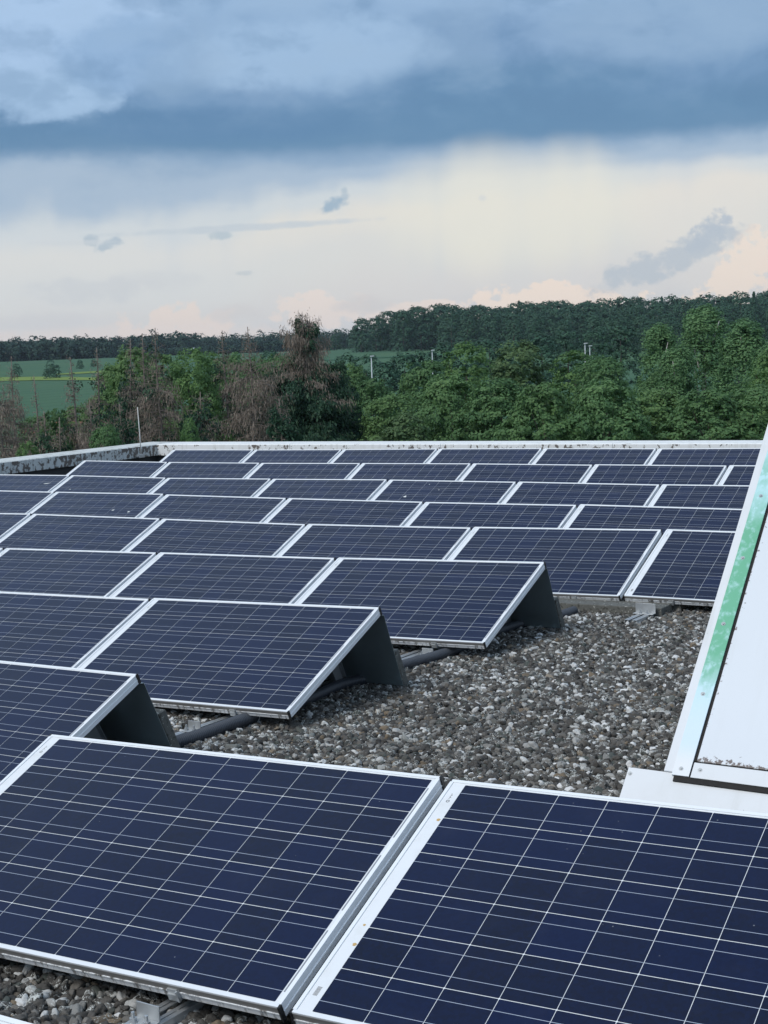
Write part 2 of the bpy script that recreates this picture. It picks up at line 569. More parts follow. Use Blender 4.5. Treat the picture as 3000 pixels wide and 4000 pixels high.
p.inputs['Roughness'].default_value = 0.4
M['white_metal'] = m
# flashing: green protective film, rubbed and bleached in patches along its length
m, t, p = new_mat('green_film_flashing')
oc = t.coord()
x, y, z = t.sep(oc)
n = t.noise(t.mapping(oc, (2.2, 1.0, 1.0)), 9.0, 5.0, 0.6)
ny = t.math('ADD', y, t.math('MULTIPLY', t.math('SUBTRACT', n, 0.5), 0.28))
g = t.ramp(t.math('DIVIDE', ny, 2.0), [
    (0.0, (0, 0, 0, 1)), (0.155, (0.02, 0.02, 0.02, 1)), (0.215, (0.75, 0.75, 0.75, 1)), (0.26, (0.95, 0.95, 0.95, 1)),
    (0.56, (0.95, 0.95, 0.95, 1)), (0.66, (0.15, 0.15, 0.15, 1)), (0.72, (0.6, 0.6, 0.6, 1)), (0.78, (0.1, 0.1, 0.1, 1)), (0.9, (0.7, 0.7, 0.7, 1))], 'LINEAR')
n2 = t.noise(t.mapping(oc, (1.3, 1.0, 1.0), (3, 8, 0)), 21.0, 5.0, 0.6)
gm = t.math('SUBTRACT', t.sep(g)[0], t.smooth(n2, 0.48, 0.72, 0.08, 0.7), clamp=True)
pale = t.mix(t.smooth(y, 0.15, 0.5), (0.66, 0.78, 0.86, 1), (0.50, 0.76, 0.78, 1))
pale = t.mix(t.smooth(y, 0.12, 0.02), pale, (0.78, 0.80, 0.82, 1))
t.set(p, 'Base Color', t.mix(gm, pale, (0.105, 0.41, 0.21, 1)))
p.inputs['Roughness'].default_value = 0.35
M['film'] = m


# foliage: per-leaf tone in an attribute, per-tree shift from the object
def leaf_mat(name, a, b, c3=None, trans=0.35):
    m, t, p = new_mat(name)
    tone = t.attr('tone')
    r = t.rnd()
    c = t.mix(tone, (*a, 1), (*b, 1))
    if c3:
        c = t.mix(t.smooth(r, 0.3, 1.0, 0.0, 0.6), c, (*c3, 1))
    t.set(p, 'Base Color', c)
    p.inputs['Roughness'].default_value = 0.6
    p.inputs['Specular IOR Level'].default_value = 0.25
    tr = t.n.new('ShaderNodeBsdfTranslucent')
    t.set(tr, 'Color', c)
    mx = t.n.new('ShaderNodeMixShader')
    mx.inputs[0].default_value = trans
    t.l.new(p.outputs[0], mx.inputs[1])
    t.l.new(tr.outputs[0], mx.inputs[2])
    t.l.new(mx.outputs[0], t.n['Material Output'].inputs['Surface'])
    return m


M['maple'] = leaf_mat('maple_leaves', (0.066, 0.148, 0.060), (0.165, 0.290, 0.112), (0.165, 0.270, 0.092))
M['lime'] = leaf_mat('bright_leaves', (0.090, 0.180, 0.062), (0.185, 0.315, 0.105))
M['birch'] = leaf_mat('birch_leaves', (0.105, 0.215, 0.095), (0.180, 0.315, 0.130))
M['olive'] = leaf_mat('olive_leaves', (0.080, 0.145, 0.062), (0.140, 0.220, 0.090))
M['spruce_green'] = leaf_mat('spruce_needles', (0.014, 0.048, 0.030), (0.042, 0.092, 0.046), None, 0.1)
M['spruce_dead'] = leaf_mat('dead_spruce_twigs', (0.135, 0.108, 0.086), (0.305, 0.250, 0.202), None, 0.1)
M['wood_leaf'] = leaf_mat('wood_leaves', (0.020, 0.064, 0.038), (0.052, 0.120, 0.062), (0.030, 0.085, 0.050), 0.1)
M['wood_far'] = leaf_mat('distant_wood_leaves', (0.016, 0.045, 0.032), (0.034, 0.075, 0.048), None, 0.1)
M['bark'] = simple('grey_bark', (0.10, 0.085, 0.07), 0.9, 0, 0.3, 6)
M['birch_bark'] = simple('birch_bark', (0.55, 0.54, 0.5), 0.8, 0, 0.35, 5)
M['dead_bark'] = simple('dead_spruce_bark', (0.20, 0.165, 0.14), 0.9, 0, 0.25, 8)
M['lamp_grey'] = simple('grey_lamp_post', (0.48, 0.52, 0.54), 0.6)

# ------------------------------------------------------------------ roof surface
GC = [-1.57691438, 0.02325561, -0.04092447, -0.00030005, 0.00152042, 0.00056243]


def deck(x, y):
    """height of the top of the pebbles at a place on the roof"""
    x = min(max(x, -17.5), -0.5)
    y = min(max(y, 2.2), 19.0)
    return GC[0] + GC[1] * x + GC[2] * y + GC[3] * x * y + GC[4] * y * y + GC[5] * x * x - 0.095 + 1.9


X0, X1, Y0, Y1 = -17.36, 6.0, -4.0, 20.2
GROUND = -7.6
mb = MB()
nx, ny_ = 48, 50
grid = [(X0 - 0.3 + (X1 - X0 + 0.3) * i / nx, Y0 + (Y1 + 0.3 - Y0) * j / ny_) for j in range(ny_ + 1) for i in range(nx + 1)]
mb.add([(x, y, deck(x, y) - 0.028) for x, y in grid],
       [(j * (nx + 1) + i, j * (nx + 1) + i + 1, (j + 1) * (nx + 1) + i + 1, (j + 1) * (nx + 1) + i) for j in range(ny_) for i in range(nx)])
tag(mb.build('roof', M['bed'], smooth=True), kind='structure')
# masonry below the roof edge
mb = MB()
mb.box(X0 - 0.45, X1, Y0, Y1 + 0.45, GROUND, -0.45)
tag(mb.build('building', M['render_wall']), 'pale rendered walls of the building that carries the gravel roof', 'building')

# parapets: upstand wall, coloured dark for the shade below, with a thick sheet-metal coping on top
PZ = lambda x: 0.27 + 0.0067 * (x - X0)
pf = empty('roof_parapet', loc=(-6, Y1, 0))
tag(pf, 'long white roof edge with dark specks, running along the back of the farthest panel row', 'parapet')
inv = Matrix.Translation((6, -Y1, 0))
mb = MB()
xa, xb = X0 - 0.35, X1
mb.add([inv @ Vector(q) for q in [(xa, Y1 + 0.05, -0.6), (xb, Y1 + 0.05, -0.6), (xb, Y1 + 0.5, -0.6), (xa, Y1 + 0.5, -0.6),
                                  (xa, Y1 + 0.05, PZ(xa) - 0.19), (xb, Y1 + 0.05, PZ(xb) - 0.19), (xb, Y1 + 0.5, PZ(xb) - 0.19), (xa, Y1 + 0.5, PZ(xa) - 0.19)]],
       [(0, 3, 2, 1), (4, 5, 6, 7), (0, 1, 5, 4), (1, 2, 6, 5), (2, 3, 7, 6), (3, 0, 4, 7)])
mb.build('upstand', M['upstand_shade'], pf)
mb = MB()
pieces = 8
for i in range(pieces):
    a = X0 + 0.003 + (X1 - X0) * i / pieces
    b = X0 + (X1 - X0) * (i + 1) / pieces - 0.004
    za, zb = PZ(a), PZ(b)
    o2 = 0.012
    c8 = [(a, Y1, za - 0.2), (b, Y1, zb - 0.2), (b, Y1 + 0.6, zb - 0.2), (a, Y1 + 0.6, za - 0.2),
          (a, Y1, za - o2), (b, Y1, zb - o2), (b, Y1 + 0.6, zb + 0.0), (a, Y1 + 0.6, za + 0.0), (a, Y1 + 0.015, za), (b, Y1 + 0.015, zb)]
    one = MB()
    one.add([inv @ Vector(q) for q in c8], [(0, 3, 2, 1), (8, 9, 6, 7), (4, 5, 9, 8), (0, 1, 5, 4), (1, 2, 6, 9, 5), (2, 3, 7, 6), (3, 0, 4, 8, 7)])
    one.build('coping', M['parapet_far'], pf)

plf = empty('roof_parapet', loc=(X0, 12, 0))
tag(plf, 'grey lichen-covered roof edge at the left, turning the corner beneath the dead spruces', 'parapet')
inv = Matrix.Translation((-X0, -12, 0))
mb = MB()
mb.box(-0.5, -0.05, Y0 - 12, Y1 + 0.04 - 12, -0.6, 0.07)
mb.build('upstand', M['upstand_shade'], plf)
for i in range(6):
    a = Y0 + (Y1 - Y0 + 0.6) * i / 6 + 0.003 - 12
    b = Y0 + (Y1 - Y0 + 0.6) * (i + 1) / 6 - 0.003 - 12
    one = MB()
    zt = 0.27
    one.prism([(0, a, zt - 0.2), (0, a, zt - 0.012), (-0.015, a, zt), (-0.62, a, zt + 0.0), (-0.62, a, zt - 0.2)], (0, b - a, 0))
    one.build('coping', M['parapet_left'], plf)

# lightning rod clamped to the left roof edge
lr = empty('lightning_rod', loc=(X0, 19.73, 0.10))
tag(lr, 'thin pale lightning rod standing upright on the left roof edge near its corner', 'lightning rod')
mb = MB()
mb.tube([(0.035, 0, 0.0), (0.03, 0, 0.35), (0.01, 0, 0.86)], [0.009, 0.009, 0.006], 8)
mb.build('rod', simple('rod_metal', (0.62, 0.62, 0.6), 0.5), lr, True)
mb = MB()
mb.box(0.002, 0.07, -0.09, 0.06, -0.03, 0.035)
mb.box(0.01, 0.06, -0.13, -0.09, -0.01, 0.02)
bevel(mb.build('clamp', M['steel'], lr))

# ------------------------------------------------------------------ solar panels
PANELS = [
    (0, 0, -3.8666, 2.9282, 0.1459, 0.9996, 0.0104, 0.0276, 0.0, 0.9285, 0.3713),
    (0, 1, -2.1803, 2.9456, 0.1875, 0.9996, 0.0104, 0.0273, 0.0, 0.9285, 0.3713),
    (1, 0, -6.193, 4.1635, 0.0153, 0.9999, -0.0066, 0.0138, 0.0, 0.9211, 0.3894),
    (2, 0, -7.6435, 5.9323, -0.028, 0.9997, -0.0066, 0.0241, 0.0, 0.9229, 0.385),
    (2, 1, -5.9571, 5.9212, 0.0201, 0.9995, -0.0066, 0.0301, 0.0, 0.9229, 0.385),
    (3, -1, -10.9541, 7.8759, -0.1105, 0.9997, 0.0051, 0.0221, 0.0, 0.926, 0.3776),
    (3, 0, -9.2678, 7.8845, -0.0737, 0.9998, 0.0051, 0.0209, 0.0, 0.926, 0.3776),
    (3, 1, -7.5814, 7.893, -0.0363, 0.9998, 0.0051, 0.019, 0.0, 0.926, 0.3776),
    (3, 2, -5.895, 7.9015, -0.0001, 0.9996, 0.0051, 0.0269, 0.0, 0.926, 0.3776),
    (4, -1, -12.5942, 9.8203, -0.0893, 0.9998, 0.0135, 0.0165, 0.0, 0.9244, 0.3815),
    (4, 0, -10.9078, 9.843, -0.063, 0.9999, 0.0135, 0.0016, 0.0, 0.9244, 0.3815),
    (4, 1, -9.2214, 9.8658, -0.0613, 0.9999, 0.0135, 0.0001, 0.0, 0.9244, 0.3815),
    (4, 2, -7.535, 9.8885, -0.057, 0.9998, 0.0135, 0.0139, 0.0, 0.9244, 0.3815),
    (4, 3, -5.8487, 9.9113, -0.0262, 0.9997, 0.0135, 0.0204, 0.0, 0.9244, 0.3815),
    (4, 4, -4.1623, 9.934, 0.012, 0.9999, 0.0135, 0.002, 0.0, 0.9244, 0.3815),
    (5, 0, -14.1804, 11.7818, -0.0946, 1.0, 0.0035, 0.0036, 0.0, 0.9186, 0.3951),
    (5, 1, -12.494, 11.7877, -0.0876, 1.0, 0.0035, 0.0085, 0.0, 0.9186, 0.3951),
    (5, 2, -10.8077, 11.7936, -0.0801, 1.0, 0.0035, -0.0001, 0.0, 0.9186, 0.3951),
    (5, 3, -9.1213, 11.7995, -0.08, 1.0, 0.0035, 0.002, 0.0, 0.9186, 0.3951),
    (5, 4, -7.4349, 11.8054, -0.0778, 1.0, 0.0035, 0.0087, 0.0, 0.9186, 0.3951),
    (5, 5, -5.7485, 11.8113, -0.0555, 1.0, 0.0035, -0.0005, 0.0, 0.9186, 0.3951),
    (5, 6, -4.0622, 11.8172, -0.0578, 1.0, 0.0035, 0.0036, 0.0, 0.9186, 0.3951),
    (6, 0, -15.7939, 13.7293, -0.1164, 1.0, 0.0018, 0.0092, 0.0, 0.9178, 0.3971),
    (6, 1, -14.1075, 13.7323, -0.1019, 1.0, 0.0018, -0.0028, 0.0, 0.9178, 0.3971),
    (6, 2, -12.4211, 13.7352, -0.1087, 0.9999, 0.0018, 0.0119, 0.0, 0.9178, 0.3971),
    (6, 3, -10.7347, 13.7382, -0.0907, 0.9999, 0.0018, 0.0137, 0.0, 0.9178, 0.3971),
    (6, 4, -9.0483, 13.7412, -0.07, 1.0, 0.0018, 0.0032, 0.0, 0.9178, 0.3971),
    (6, 5, -7.362, 13.7441, -0.0619, 1.0, 0.0018, 0.0, 0.0, 0.9178, 0.3971),
    (6, 6, -5.6756, 13.7471, -0.0587, 1.0, 0.0018, 0.0073, 0.0, 0.9178, 0.3971),
    (7, 1, -15.692, 15.6614, -0.1043, 1.0, -0.0068, -0.002, 0.0, 0.9079, 0.4192),
    (7, 2, -14.0057, 15.6499, -0.1081, 1.0, -0.0068, 0.0062, 0.0, 0.9079, 0.4192),
    (7, 3, -12.3193, 15.6383, -0.0991, 0.9999, -0.0068, 0.0111, 0.0, 0.9079, 0.4192),
    (7, 4, -10.6329, 15.6268, -0.0795, 0.9999, -0.0068, 0.0103, 0.0, 0.9079, 0.4192),
    (7, 5, -8.9465, 15.6153, -0.0623, 1.0, -0.0068, 0.0033, 0.0, 0.9079, 0.4192),
    (7, 6, -7.2602, 15.6038, -0.0506, 1.0, -0.0068, 0.0042, 0.0, 0.9079, 0.4192),
    (7, 7, -5.5738, 15.5922, -0.0389, 1.0, -0.0068, 0.0064, 0.0, 0.9079, 0.4192),
    (8, 1, -15.6361, 17.6933, -0.0978, 0.9998, -0.0188, 0.0085, 0.0, 0.9084, 0.4182),
    (8, 2, -13.9498, 17.6616, -0.0844, 0.9998, -0.0188, 0.0113, 0.0, 0.9084, 0.4182),
    (8, 3, -12.2634, 17.63, -0.0649, 0.9997, -0.0188, 0.0152, 0.0, 0.9084, 0.4182),
    (8, 4, -10.577, 17.5983, -0.039, 0.9998, -0.0188, 0.0116, 0.0, 0.9084, 0.4182),
    (8, 5, -8.8906, 17.5667, -0.0201, 0.9998, -0.0188, 0.0075, 0.0, 0.9084, 0.4182),
    (8, 6, -7.2043, 17.535, -0.009, 0.9997, -0.0188, 0.0138, 0.0, 0.9084, 0.4182)]
PW, PH = 1.65, 0.988
NX_, NY_ = 10, 6
CU, CV = 0.1571, 0.1590           # cell pitch
CS = 0.1552, 0.1567               # cell size
MU, MV = 0.0565, 0.0178           # first cell corner from the left and lower edge


def frame_bar(mb, L, flip, dirty):
    """profile along x of length L: lip, outer wall with a ridge, bottom flange"""
    def bx(y0, y1, z0, z1):
        mb.box(0, L, y0, y1, z0, z1, 1 if dirty else 0)
    bx(0.0, 0.0115, -0.0045, 0.0)
    bx(0.0, 0.002, -0.024, -0.0045)
    bx(-0.0025, 0.002, -0.0275, -0.024)
    bx(0.0, 0.002, -0.046, -0.0275)
    bx(0.002, 0.028, -0.046, -0.044)


def transformed(mb, Mx):
    mb.v = [tuple(Mx @ Vector(p)) for p in mb.v]
    return mb


def bar_mesh(length, name, dirty=False):
    mb = MB()
    frame_bar(mb, length, False, dirty)
    return mb.mesh(name, [M['alu'], M['alu_dirty']])


bar_long = bar_mesh(PW, 'frame_bar', True)
bar_long_top = bar_mesh(PW, 'frame_bar')
bar_short = bar_mesh(PH - 0.024, 'frame_bar')
mb = MB()
mb.box(0.0118, PW - 0.0118, 0.0118, PH - 0.0118, -0.0075, -0.0030)
sheet_me = mb.mesh('backsheet', [M['backsheet']])
mb = MB()
mb.add([(0.002, 0, 0), (CS[0] - 0.002, 0, 0), (CS[0], 0.002, 0), (CS[0], CS[1] - 0.002, 0), (CS[0] - 0.002, CS[1], 0), (0.002, CS[1], 0),
        (0, CS[1] - 0.002, 0), (0, 0.002, 0)], [tuple(range(8))])
for f in (0.25, 0.75):
    yb = CS[1] * f
    mb.quad((0, yb - 0.0009, 0.0002), (CS[0], yb - 0.0009, 0.0002), (CS[0], yb + 0.0009, 0.0002), (0, yb + 0.0009, 0.0002), 1)
cell_me = mb.mesh('solar_cell', [M['cell'], M['busbar']])
mb = MB()
for a, b in ((0.059, 0.296), (0.378, 0.615), (0.697, 0.933)):
    mb.box(1.6305, 1.6345, PH - b, PH - a, -0.003, -0.0024)
ribbon_me = mb.mesh('string_ribbon', [M['ribbon']])
mb = MB()
ang = [2 * math.pi * i / 16 for i in range(16)]
mb.add([(0.054 - 0.020 + r * math.cos(a), 0.888 + r * math.sin(a), -0.0026) for r in (0.0062, 0.0034) for a in ang],
       [(i, (i + 1) % 16, 16 + (i + 1) % 16, 16 + i) for i in range(16)])
for j in range(5):
    mb.box(0.031, 0.0335 + 0.003 * (j % 2), 0.899 + j * 0.0055, 0.902 + j * 0.0055, -0.0029, -0.0026)
emblem_me = mb.mesh('emblem', [M['print']])
mb = MB()
yb = 0.070
for j in range(11):
    wd = (0.0012, 0.002, 0.0015)[j % 3]
    mb.box(0.026, 0.040, yb, yb + wd, -0.0029, -0.0026)
    yb += wd + 0.0014
barcode_me = mb.mesh('barcode', [M['print']])
mb = MB()
mb.box(-0.0035, 0.0035, -0.004, 0.010, -0.0495, 0.0008)
cap_me = mb.mesh('corner_cap', [M['black_plastic']])
mb = MB()
mb.box(-0.02, 0.02, -0.005, 0.004, -0.036, -0.016)
mb.box(-0.02, 0.02, -0.010, -0.0045, -0.052, -0.030)
mb.box(0.013, 0.019, -0.012, 0.0, -0.052, -0.016)
clamp_me = mb.mesh('frame_clamp', [M['steel']])

ORD = ['first', 'second', 'third', 'fourth', 'fifth', 'sixth', 'seventh', 'eighth', 'ninth']
rowmin = {}
for P in PANELS:
    rowmin[P[0]] = min(rowmin.get(P[0], 99), P[1])
SPECIAL = {
    (0, 0): 'large solar panel in the left foreground, filling the lower left of the picture',
    (0, 1): 'large solar panel in the right foreground, cut by the right edge of the picture',
    (1, 0): 'solar panel with an open right end, directly behind the large left foreground panel',
    (2, 1): 'solar panel with an open right end, middle one of the three by the pebbles',
    (3, 2): 'solar panel with an open right end, farthest of the free ends beside the pebble patch',
    (6, 4): 'solar panel with a round white dropping low on its left half',
    (5, 1): 'solar panel with two small white droppings near its lower edge',
    (6, 0): 'solar panel at the left edge with a long white streak on it',
    (7, 1): 'leftmost solar panel of the second row from the back',
    (8, 1): 'solar panel at the left end of the farthest row, by the roof corner',
    (4, 4): 'solar panel cut off by the white skylight, above the end of the lying concrete slabs',
    (4, 3): 'solar panel above the lying concrete slabs, just left of the one cut by the skylight',
}
DROPS = {(6, 0): [(1.439, .755, .055, .008, .25)], (6, 1): [(.284, .614, .012, .009, 0)], (5, 1): [(1.199, .604, .016, .012, .3), (1.449, .576, .015, .014, 0)],
         (6, 4): [(.411, .605, .018, .018, 0), (.584, .894, .006, .006, 0), (.769, .775, .007, .007, 0)]}
open_end = {(0, 0), (1, 0), (2, 1), (3, 2)}


def share(name, me, parent, loc=(0, 0, 0), rot=None):
    o = bpy.data.objects.new(name, me)
    o.location = loc
    if rot:
        o.rotation_euler = rot
    return link(o, parent)


for P in PANELS + [(-1, 0, -3.62, 1.105, 0.155, 0.99993, 0.006, 0.010, -0.004, 0.92, 0.3919)]:
    r, k = P[0], P[1]
    O = Vector(P[2:5])
    ex = Vector(P[5:8]).normalized()
    ey = Vector(P[8:11])
    ey = (ey - ey.dot(ex) * ex).normalized()
    ez = ex.cross(ey)
    root = empty('solar_panel', Matrix(((ex.x, ey.x, ez.x, O.x), (ex.y, ey.y, ez.y, O.y), (ex.z, ey.z, ez.z, O.z), (0, 0, 0, 1))))
    if r < 0:
        lab = 'solar panel at the bottom left corner, only its white top frame showing'
    else:
        lab = SPECIAL.get((r, k)) or 'dark blue solar panel, %s from the left in the %s row from the front' % (ORD[k - rowmin[r]], ORD[r])
    tag(root, lab, 'solar panel', 'rows of tilted solar panels on the roof')
    share('frame_bar', bar_long, root)
    share('frame_bar', bar_long_top, root, (PW, PH, 0), (0, 0, math.pi))
    share('frame_bar', bar_short, root, (PW, 0.012, 0), (0, 0, math.pi / 2))
    share('frame_bar', bar_short, root, (0, PH - 0.012, 0), (0, 0, -math.pi / 2))
    bs = share('backsheet', sheet_me, root)
    for j in range(NY_):
        for i in range(NX_):
            share('solar_cell', cell_me, root, (MU + i * CU, MV + j * CV, -0.0025))
    share('string_ribbon', ribbon_me, root)
    share('emblem', emblem_me, root)
    share('barcode', barcode_me, root)
    for cx, cy, ry in ((PW, 0, 0), (PW, PH, math.pi), (0, 0, 0), (0, PH, math.pi)):
        share('corner_cap', cap_me, root, (cx, cy, 0), (0, 0, ry))
    for (u, v, a, b, tl) in DROPS.get((r, k), []):
        mb = MB()
        prof = [1.0 + 0.25 * math.sin(3 * q + u * 9) + 0.12 * math.sin(7 * q) for q in ang]
        pts = [(u + a * pr * math.cos(q), v + b * pr * math.sin(q) + tl * a * math.cos(q), -0.0018) for q, pr in zip(ang, prof)]
        mb.add(pts + [(u, v, 0.002)], [(i, (i + 1) % 16, 16) for i in range(16)])
        mb.build('bird_dropping', M['dropping'], root)
    if (r, k) == (0, 1):
        for u, v, a in ((.045, .80, .006), (.048, .265, .006), (.038, .34, .004)):
            mb = MB()
            mb.add([(u + a * math.cos(q) * (1 + .3 * math.sin(5 * q)), v + a * math.sin(q), -0.0022) for q in ang], [tuple(range(16))])
            mb.build('rust_stain', M['rust'], root)
    # stand: rear wind deflector down to the pebbles, two support legs, front clamps
    inv = root.matrix_world.inverted()
    top_l, top_r = Vector((0.006, PH + 0.022, -0.066)), Vector((PW - 0.004, PH + 0.022, -0.066))
    tl, tr = root.matrix_world @ top_l, root.matrix_world @ top_r
    gap = 0.185
    bl, br = Vector((tl.x, tl.y + gap, deck(tl.x, tl.y + gap) + 0.02)), Vector((tr.x, tr.y + gap, deck(tr.x, tr.y + gap) + 0.02))
    a, b, c_, d_ = top_l, top_r, inv @ br, inv @ bl
    nrm = (b - a).cross(d_ - a).normalized() * 0.002
    mb = MB()
    mb.prism([a, b, c_, d_], nrm)
    lip = Vector((0, -0.035, 0.018))
    mb.prism([a, b, b + lip, a + lip], nrm)
    mb.build('wind_deflector', M['deflector'], root)
    for uu in (0.36, PW - 0.36):
        ft = root.matrix_world @ Vector((uu, PH, -0.046))
        foot = inv @ Vector((ft.x, ft.y + 0.13, deck(ft.x, ft.y + 0.13) + 0.03))
        foot2 = inv @ Vector((ft.x, ft.y + 0.03, deck(ft.x, ft.y + 0.03) + 0.03))
        top = Vector((uu, PH * 0.80, -0.047))
        top2 = Vector((uu, PH * 0.93, -0.047))
        mb = MB()
        mb.prism([top, top + Vector((0.03, 0, 0)), foot2 + Vector((0.03, 0, 0)), foot2], (0, 0.003, 0))
        mb.prism([top2, top2 + Vector((0.03, 0, 0)), foot + Vector((0.03, 0, 0)), foot], (0, 0.003, 0))
        mb.prism([top, top2, foot, foot2], (0.002, 0, 0))
        mb.build('support_leg', M['alu_dull'], root)
        share('frame_clamp', clamp_me, root, (uu - 0.0, 0, 0))


# ------------------------------------------------------------------ rails, brackets, conduit, slabs
def rail(x, y0, y1, label, seg=10):
    o = empty('mounting_rail', loc=(x, y0, 0))
    tag(o, label, 'mounting rail', 'aluminium rails under the panels')
    mb = MB()
    ys = [y0 + (y1 - y0) * i / seg for i in range(seg + 1)]
    for a, b in zip(ys[:-1], ys[1:]):
        za, zb = deck(x, a), deck(x, b)
        for x0, x1, h0, h1 in ((-0.045, 0.045, -0.012, 0.0), (-0.045, -0.040, 0.0, 0.032), (0.040, 0.045, 0.0, 0.032),
                               (-0.022, -0.017, 0.0, 0.032), (0.017, 0.022, 0.0, 0.032), (-0.045, -0.028, 0.032, 0.035), (0.028, 0.045, 0.032, 0.035),
                               (-0.024, -0.010, 0.032, 0.035), (0.010, 0.024, 0.032, 0.035)):
            p = [(x0, a - y0, za + h0), (x1, a - y0, za + h0), (x1, b - y0, zb + h0), (x0, b - y0, zb + h0),
                 (x0, a - y0, za + h1), (x1, a - y0, za + h1), (x1, b - y0, zb + h1), (x0, b - y0, zb + h1)]
            mb.add(p, [(0, 3, 2, 1), (4, 5, 6, 7), (0, 1, 5, 4), (1, 2, 6, 5), (2, 3, 7, 6), (3, 0, 4, 7)])
    mb.build('channel', M['steel'], o)
    return o


rail(-4.72, 3.9, 11.4, 'aluminium double rail lying on the pebbles beside the grey conduit', 20)
rail(-2.60, 2.35, 4.2, 'aluminium double rail under the large left foreground panel')
rail(-3.90, 9.42, 11.4, 'short aluminium rail end in front of the lying concrete slabs')


def bracket(x, y, label, w=0.08):
    """angle bracket on a rail: foot plate with two bolts, upright plate"""
    z = deck(x, y) + 0.036
    o = empty('angle_bracket', loc=(x, y, z))
    tag(o, label, 'bracket', 'angle brackets bolted to the rails')
    mb = MB()
    mb.box(-w / 2, w / 2, -0.035, 0.025, 0, 0.004)
    mb.box(-w / 2, w / 2, 0.021, 0.025, 0.004, 0.046 if w < 0.1 else 0.07)
    pl_ = bevel(mb.build('plate', M['steel'], o), 0.001)
    for sx in (-1, 1):
        mb = MB()
        mb.tube([(sx * 0.024, -0.012, 0.004), (sx * 0.024, -0.012, 0.007)], [0.013, 0.013], 12)
        mb.tube([(sx * 0.024, -0.012, 0.0075), (sx * 0.024, -0.012, 0.016)], [0.0105, 0.0105], 6)
        mb.tube([(sx * 0.024, -0.012, 0.0165), (sx * 0.024, -0.012, 0.032)], [0.005, 0.005], 8)
        mb.build('bolt', M['steel'], pl_)
    return o


bracket(-2.60, 2.845, 'angle bracket with two bolts under the front edge of the left foreground panel')
bracket(-4.715, 5.64, 'angle bracket on the rail between the leaning slab and the conduit')
bracket(-4.60, 7.80, 'angle bracket at the lower frame of the farthest free panel end')
bracket(-3.905, 9.69, 'angle bracket holding the front of the lying concrete slabs', 0.15)
bracket(-4.70, 9.72, 'pale angle bracket half hidden behind the farthest leaning slab')


def conduit(pts, label):
    o = empty('cable_conduit', loc=(pts[0][0], pts[0][1], 0))
    tag(o, label, 'cable conduit')
    # smooth curve through the points, then a corrugated tube along it
    P = [Vector((x - pts[0][0], y - pts[0][1], deck(x, y) + h)) for x, y, h in pts]
    dense = []
    for i in range(len(P) - 1):
        p0, p1, p2, p3 = P[max(i - 1, 0)], P[i], P[i + 1], P[min(i + 2, len(P) - 1)]
        for q in range(40):
            u = q / 40
            dense.append(0.5 * ((2 * p1) + (p2 - p0) * u + (2 * p0 - 5 * p1 + 4 * p2 - p3) * u * u + (3 * p1 - p0 - 3 * p2 + p3) * u ** 3))
    dense.append(P[-1])
    out, acc = [dense[0]], 0.0
    for a, b in zip(dense[:-1], dense[1:]):
        L = (b - a).length
        while acc + L >= 0.003:
            s_ = (0.003 - acc) / L
            a = a + (b - a) * s_
            L = (b - a).length
            acc = 0.0
            out.append(a.copy())
        acc += L
    mb = MB()
    mb.tube(out, [0.034 if (i // 2) % 2 else 0.0285 for i in range(len(out))], 14)
    mb.build('sleeve', M['conduit'], o, True)
    return o, out


c1, _ = conduit([(-4.66, 5.30, .03), (-4.62, 5.56, .034), (-4.595, 5.82, .045), (-4.585, 6.02, .045), (-4.575, 6.30, .035), (-4.62, 6.65, .032), (-4.635, 6.92, .032),
                 (-4.57, 7.15, .034), (-4.60, 7.35, .034), (-4.58, 7.56, .036), (-4.54, 7.83, .036), (-4.53, 8.1, .034), (-4.57, 8.5, .032), (-4.585, 8.84, .033),
                 (-4.565, 9.06, .033), (-4.51, 9.24, .033), (-4.46, 9.5, .03), (-4.45, 9.69, .03)],
                'dark grey corrugated cable conduit snaking over the pebbles past the free panel ends')
zt = deck(-4.587, 5.99) + 0.045
mb = MB()
mb.tube([(0.072 + 0.040 * math.cos(q), 0.69 + 0.012 * math.sin(q), zt + 0.040 * math.sin(q)) for q in ang + [2 * math.pi]], [0.0022] * 17, 5)
mb.tube([(0.10, 0.70, zt - 0.03), (0.135, 0.70, zt - 0.045), (0.16, 0.69, zt - 0.04)], [0.002] * 3, 5)
mb.build('cable_tie', simple('pale_tie', (0.5, 0.52, 0.52), 0.5), c1)


def leaning_slab(x1, y_top, label, run=1.2):
    """paving slab leaning on the back of a wind deflector as ballast; x1 = its right end"""
    yb = y_top + 0.255
    zb = deck(x1, yb)
    o = empty('paving_slab', loc=(x1, yb, zb))
    tag(o, label, 'paving slab', 'concrete slabs leaning on the wind deflectors')
    mb = MB()
    rise, back = 0.225, 0.105
    mb.prism([(0, 0.0, 0.0), (0, 0.05, 0.018), (0, 0.05 - back, 0.018 + rise), (0, -back, rise)], (-run, 0, -0.016))
    bevel(mb.build('slab', M['slab'], o), 0.006)
    return o


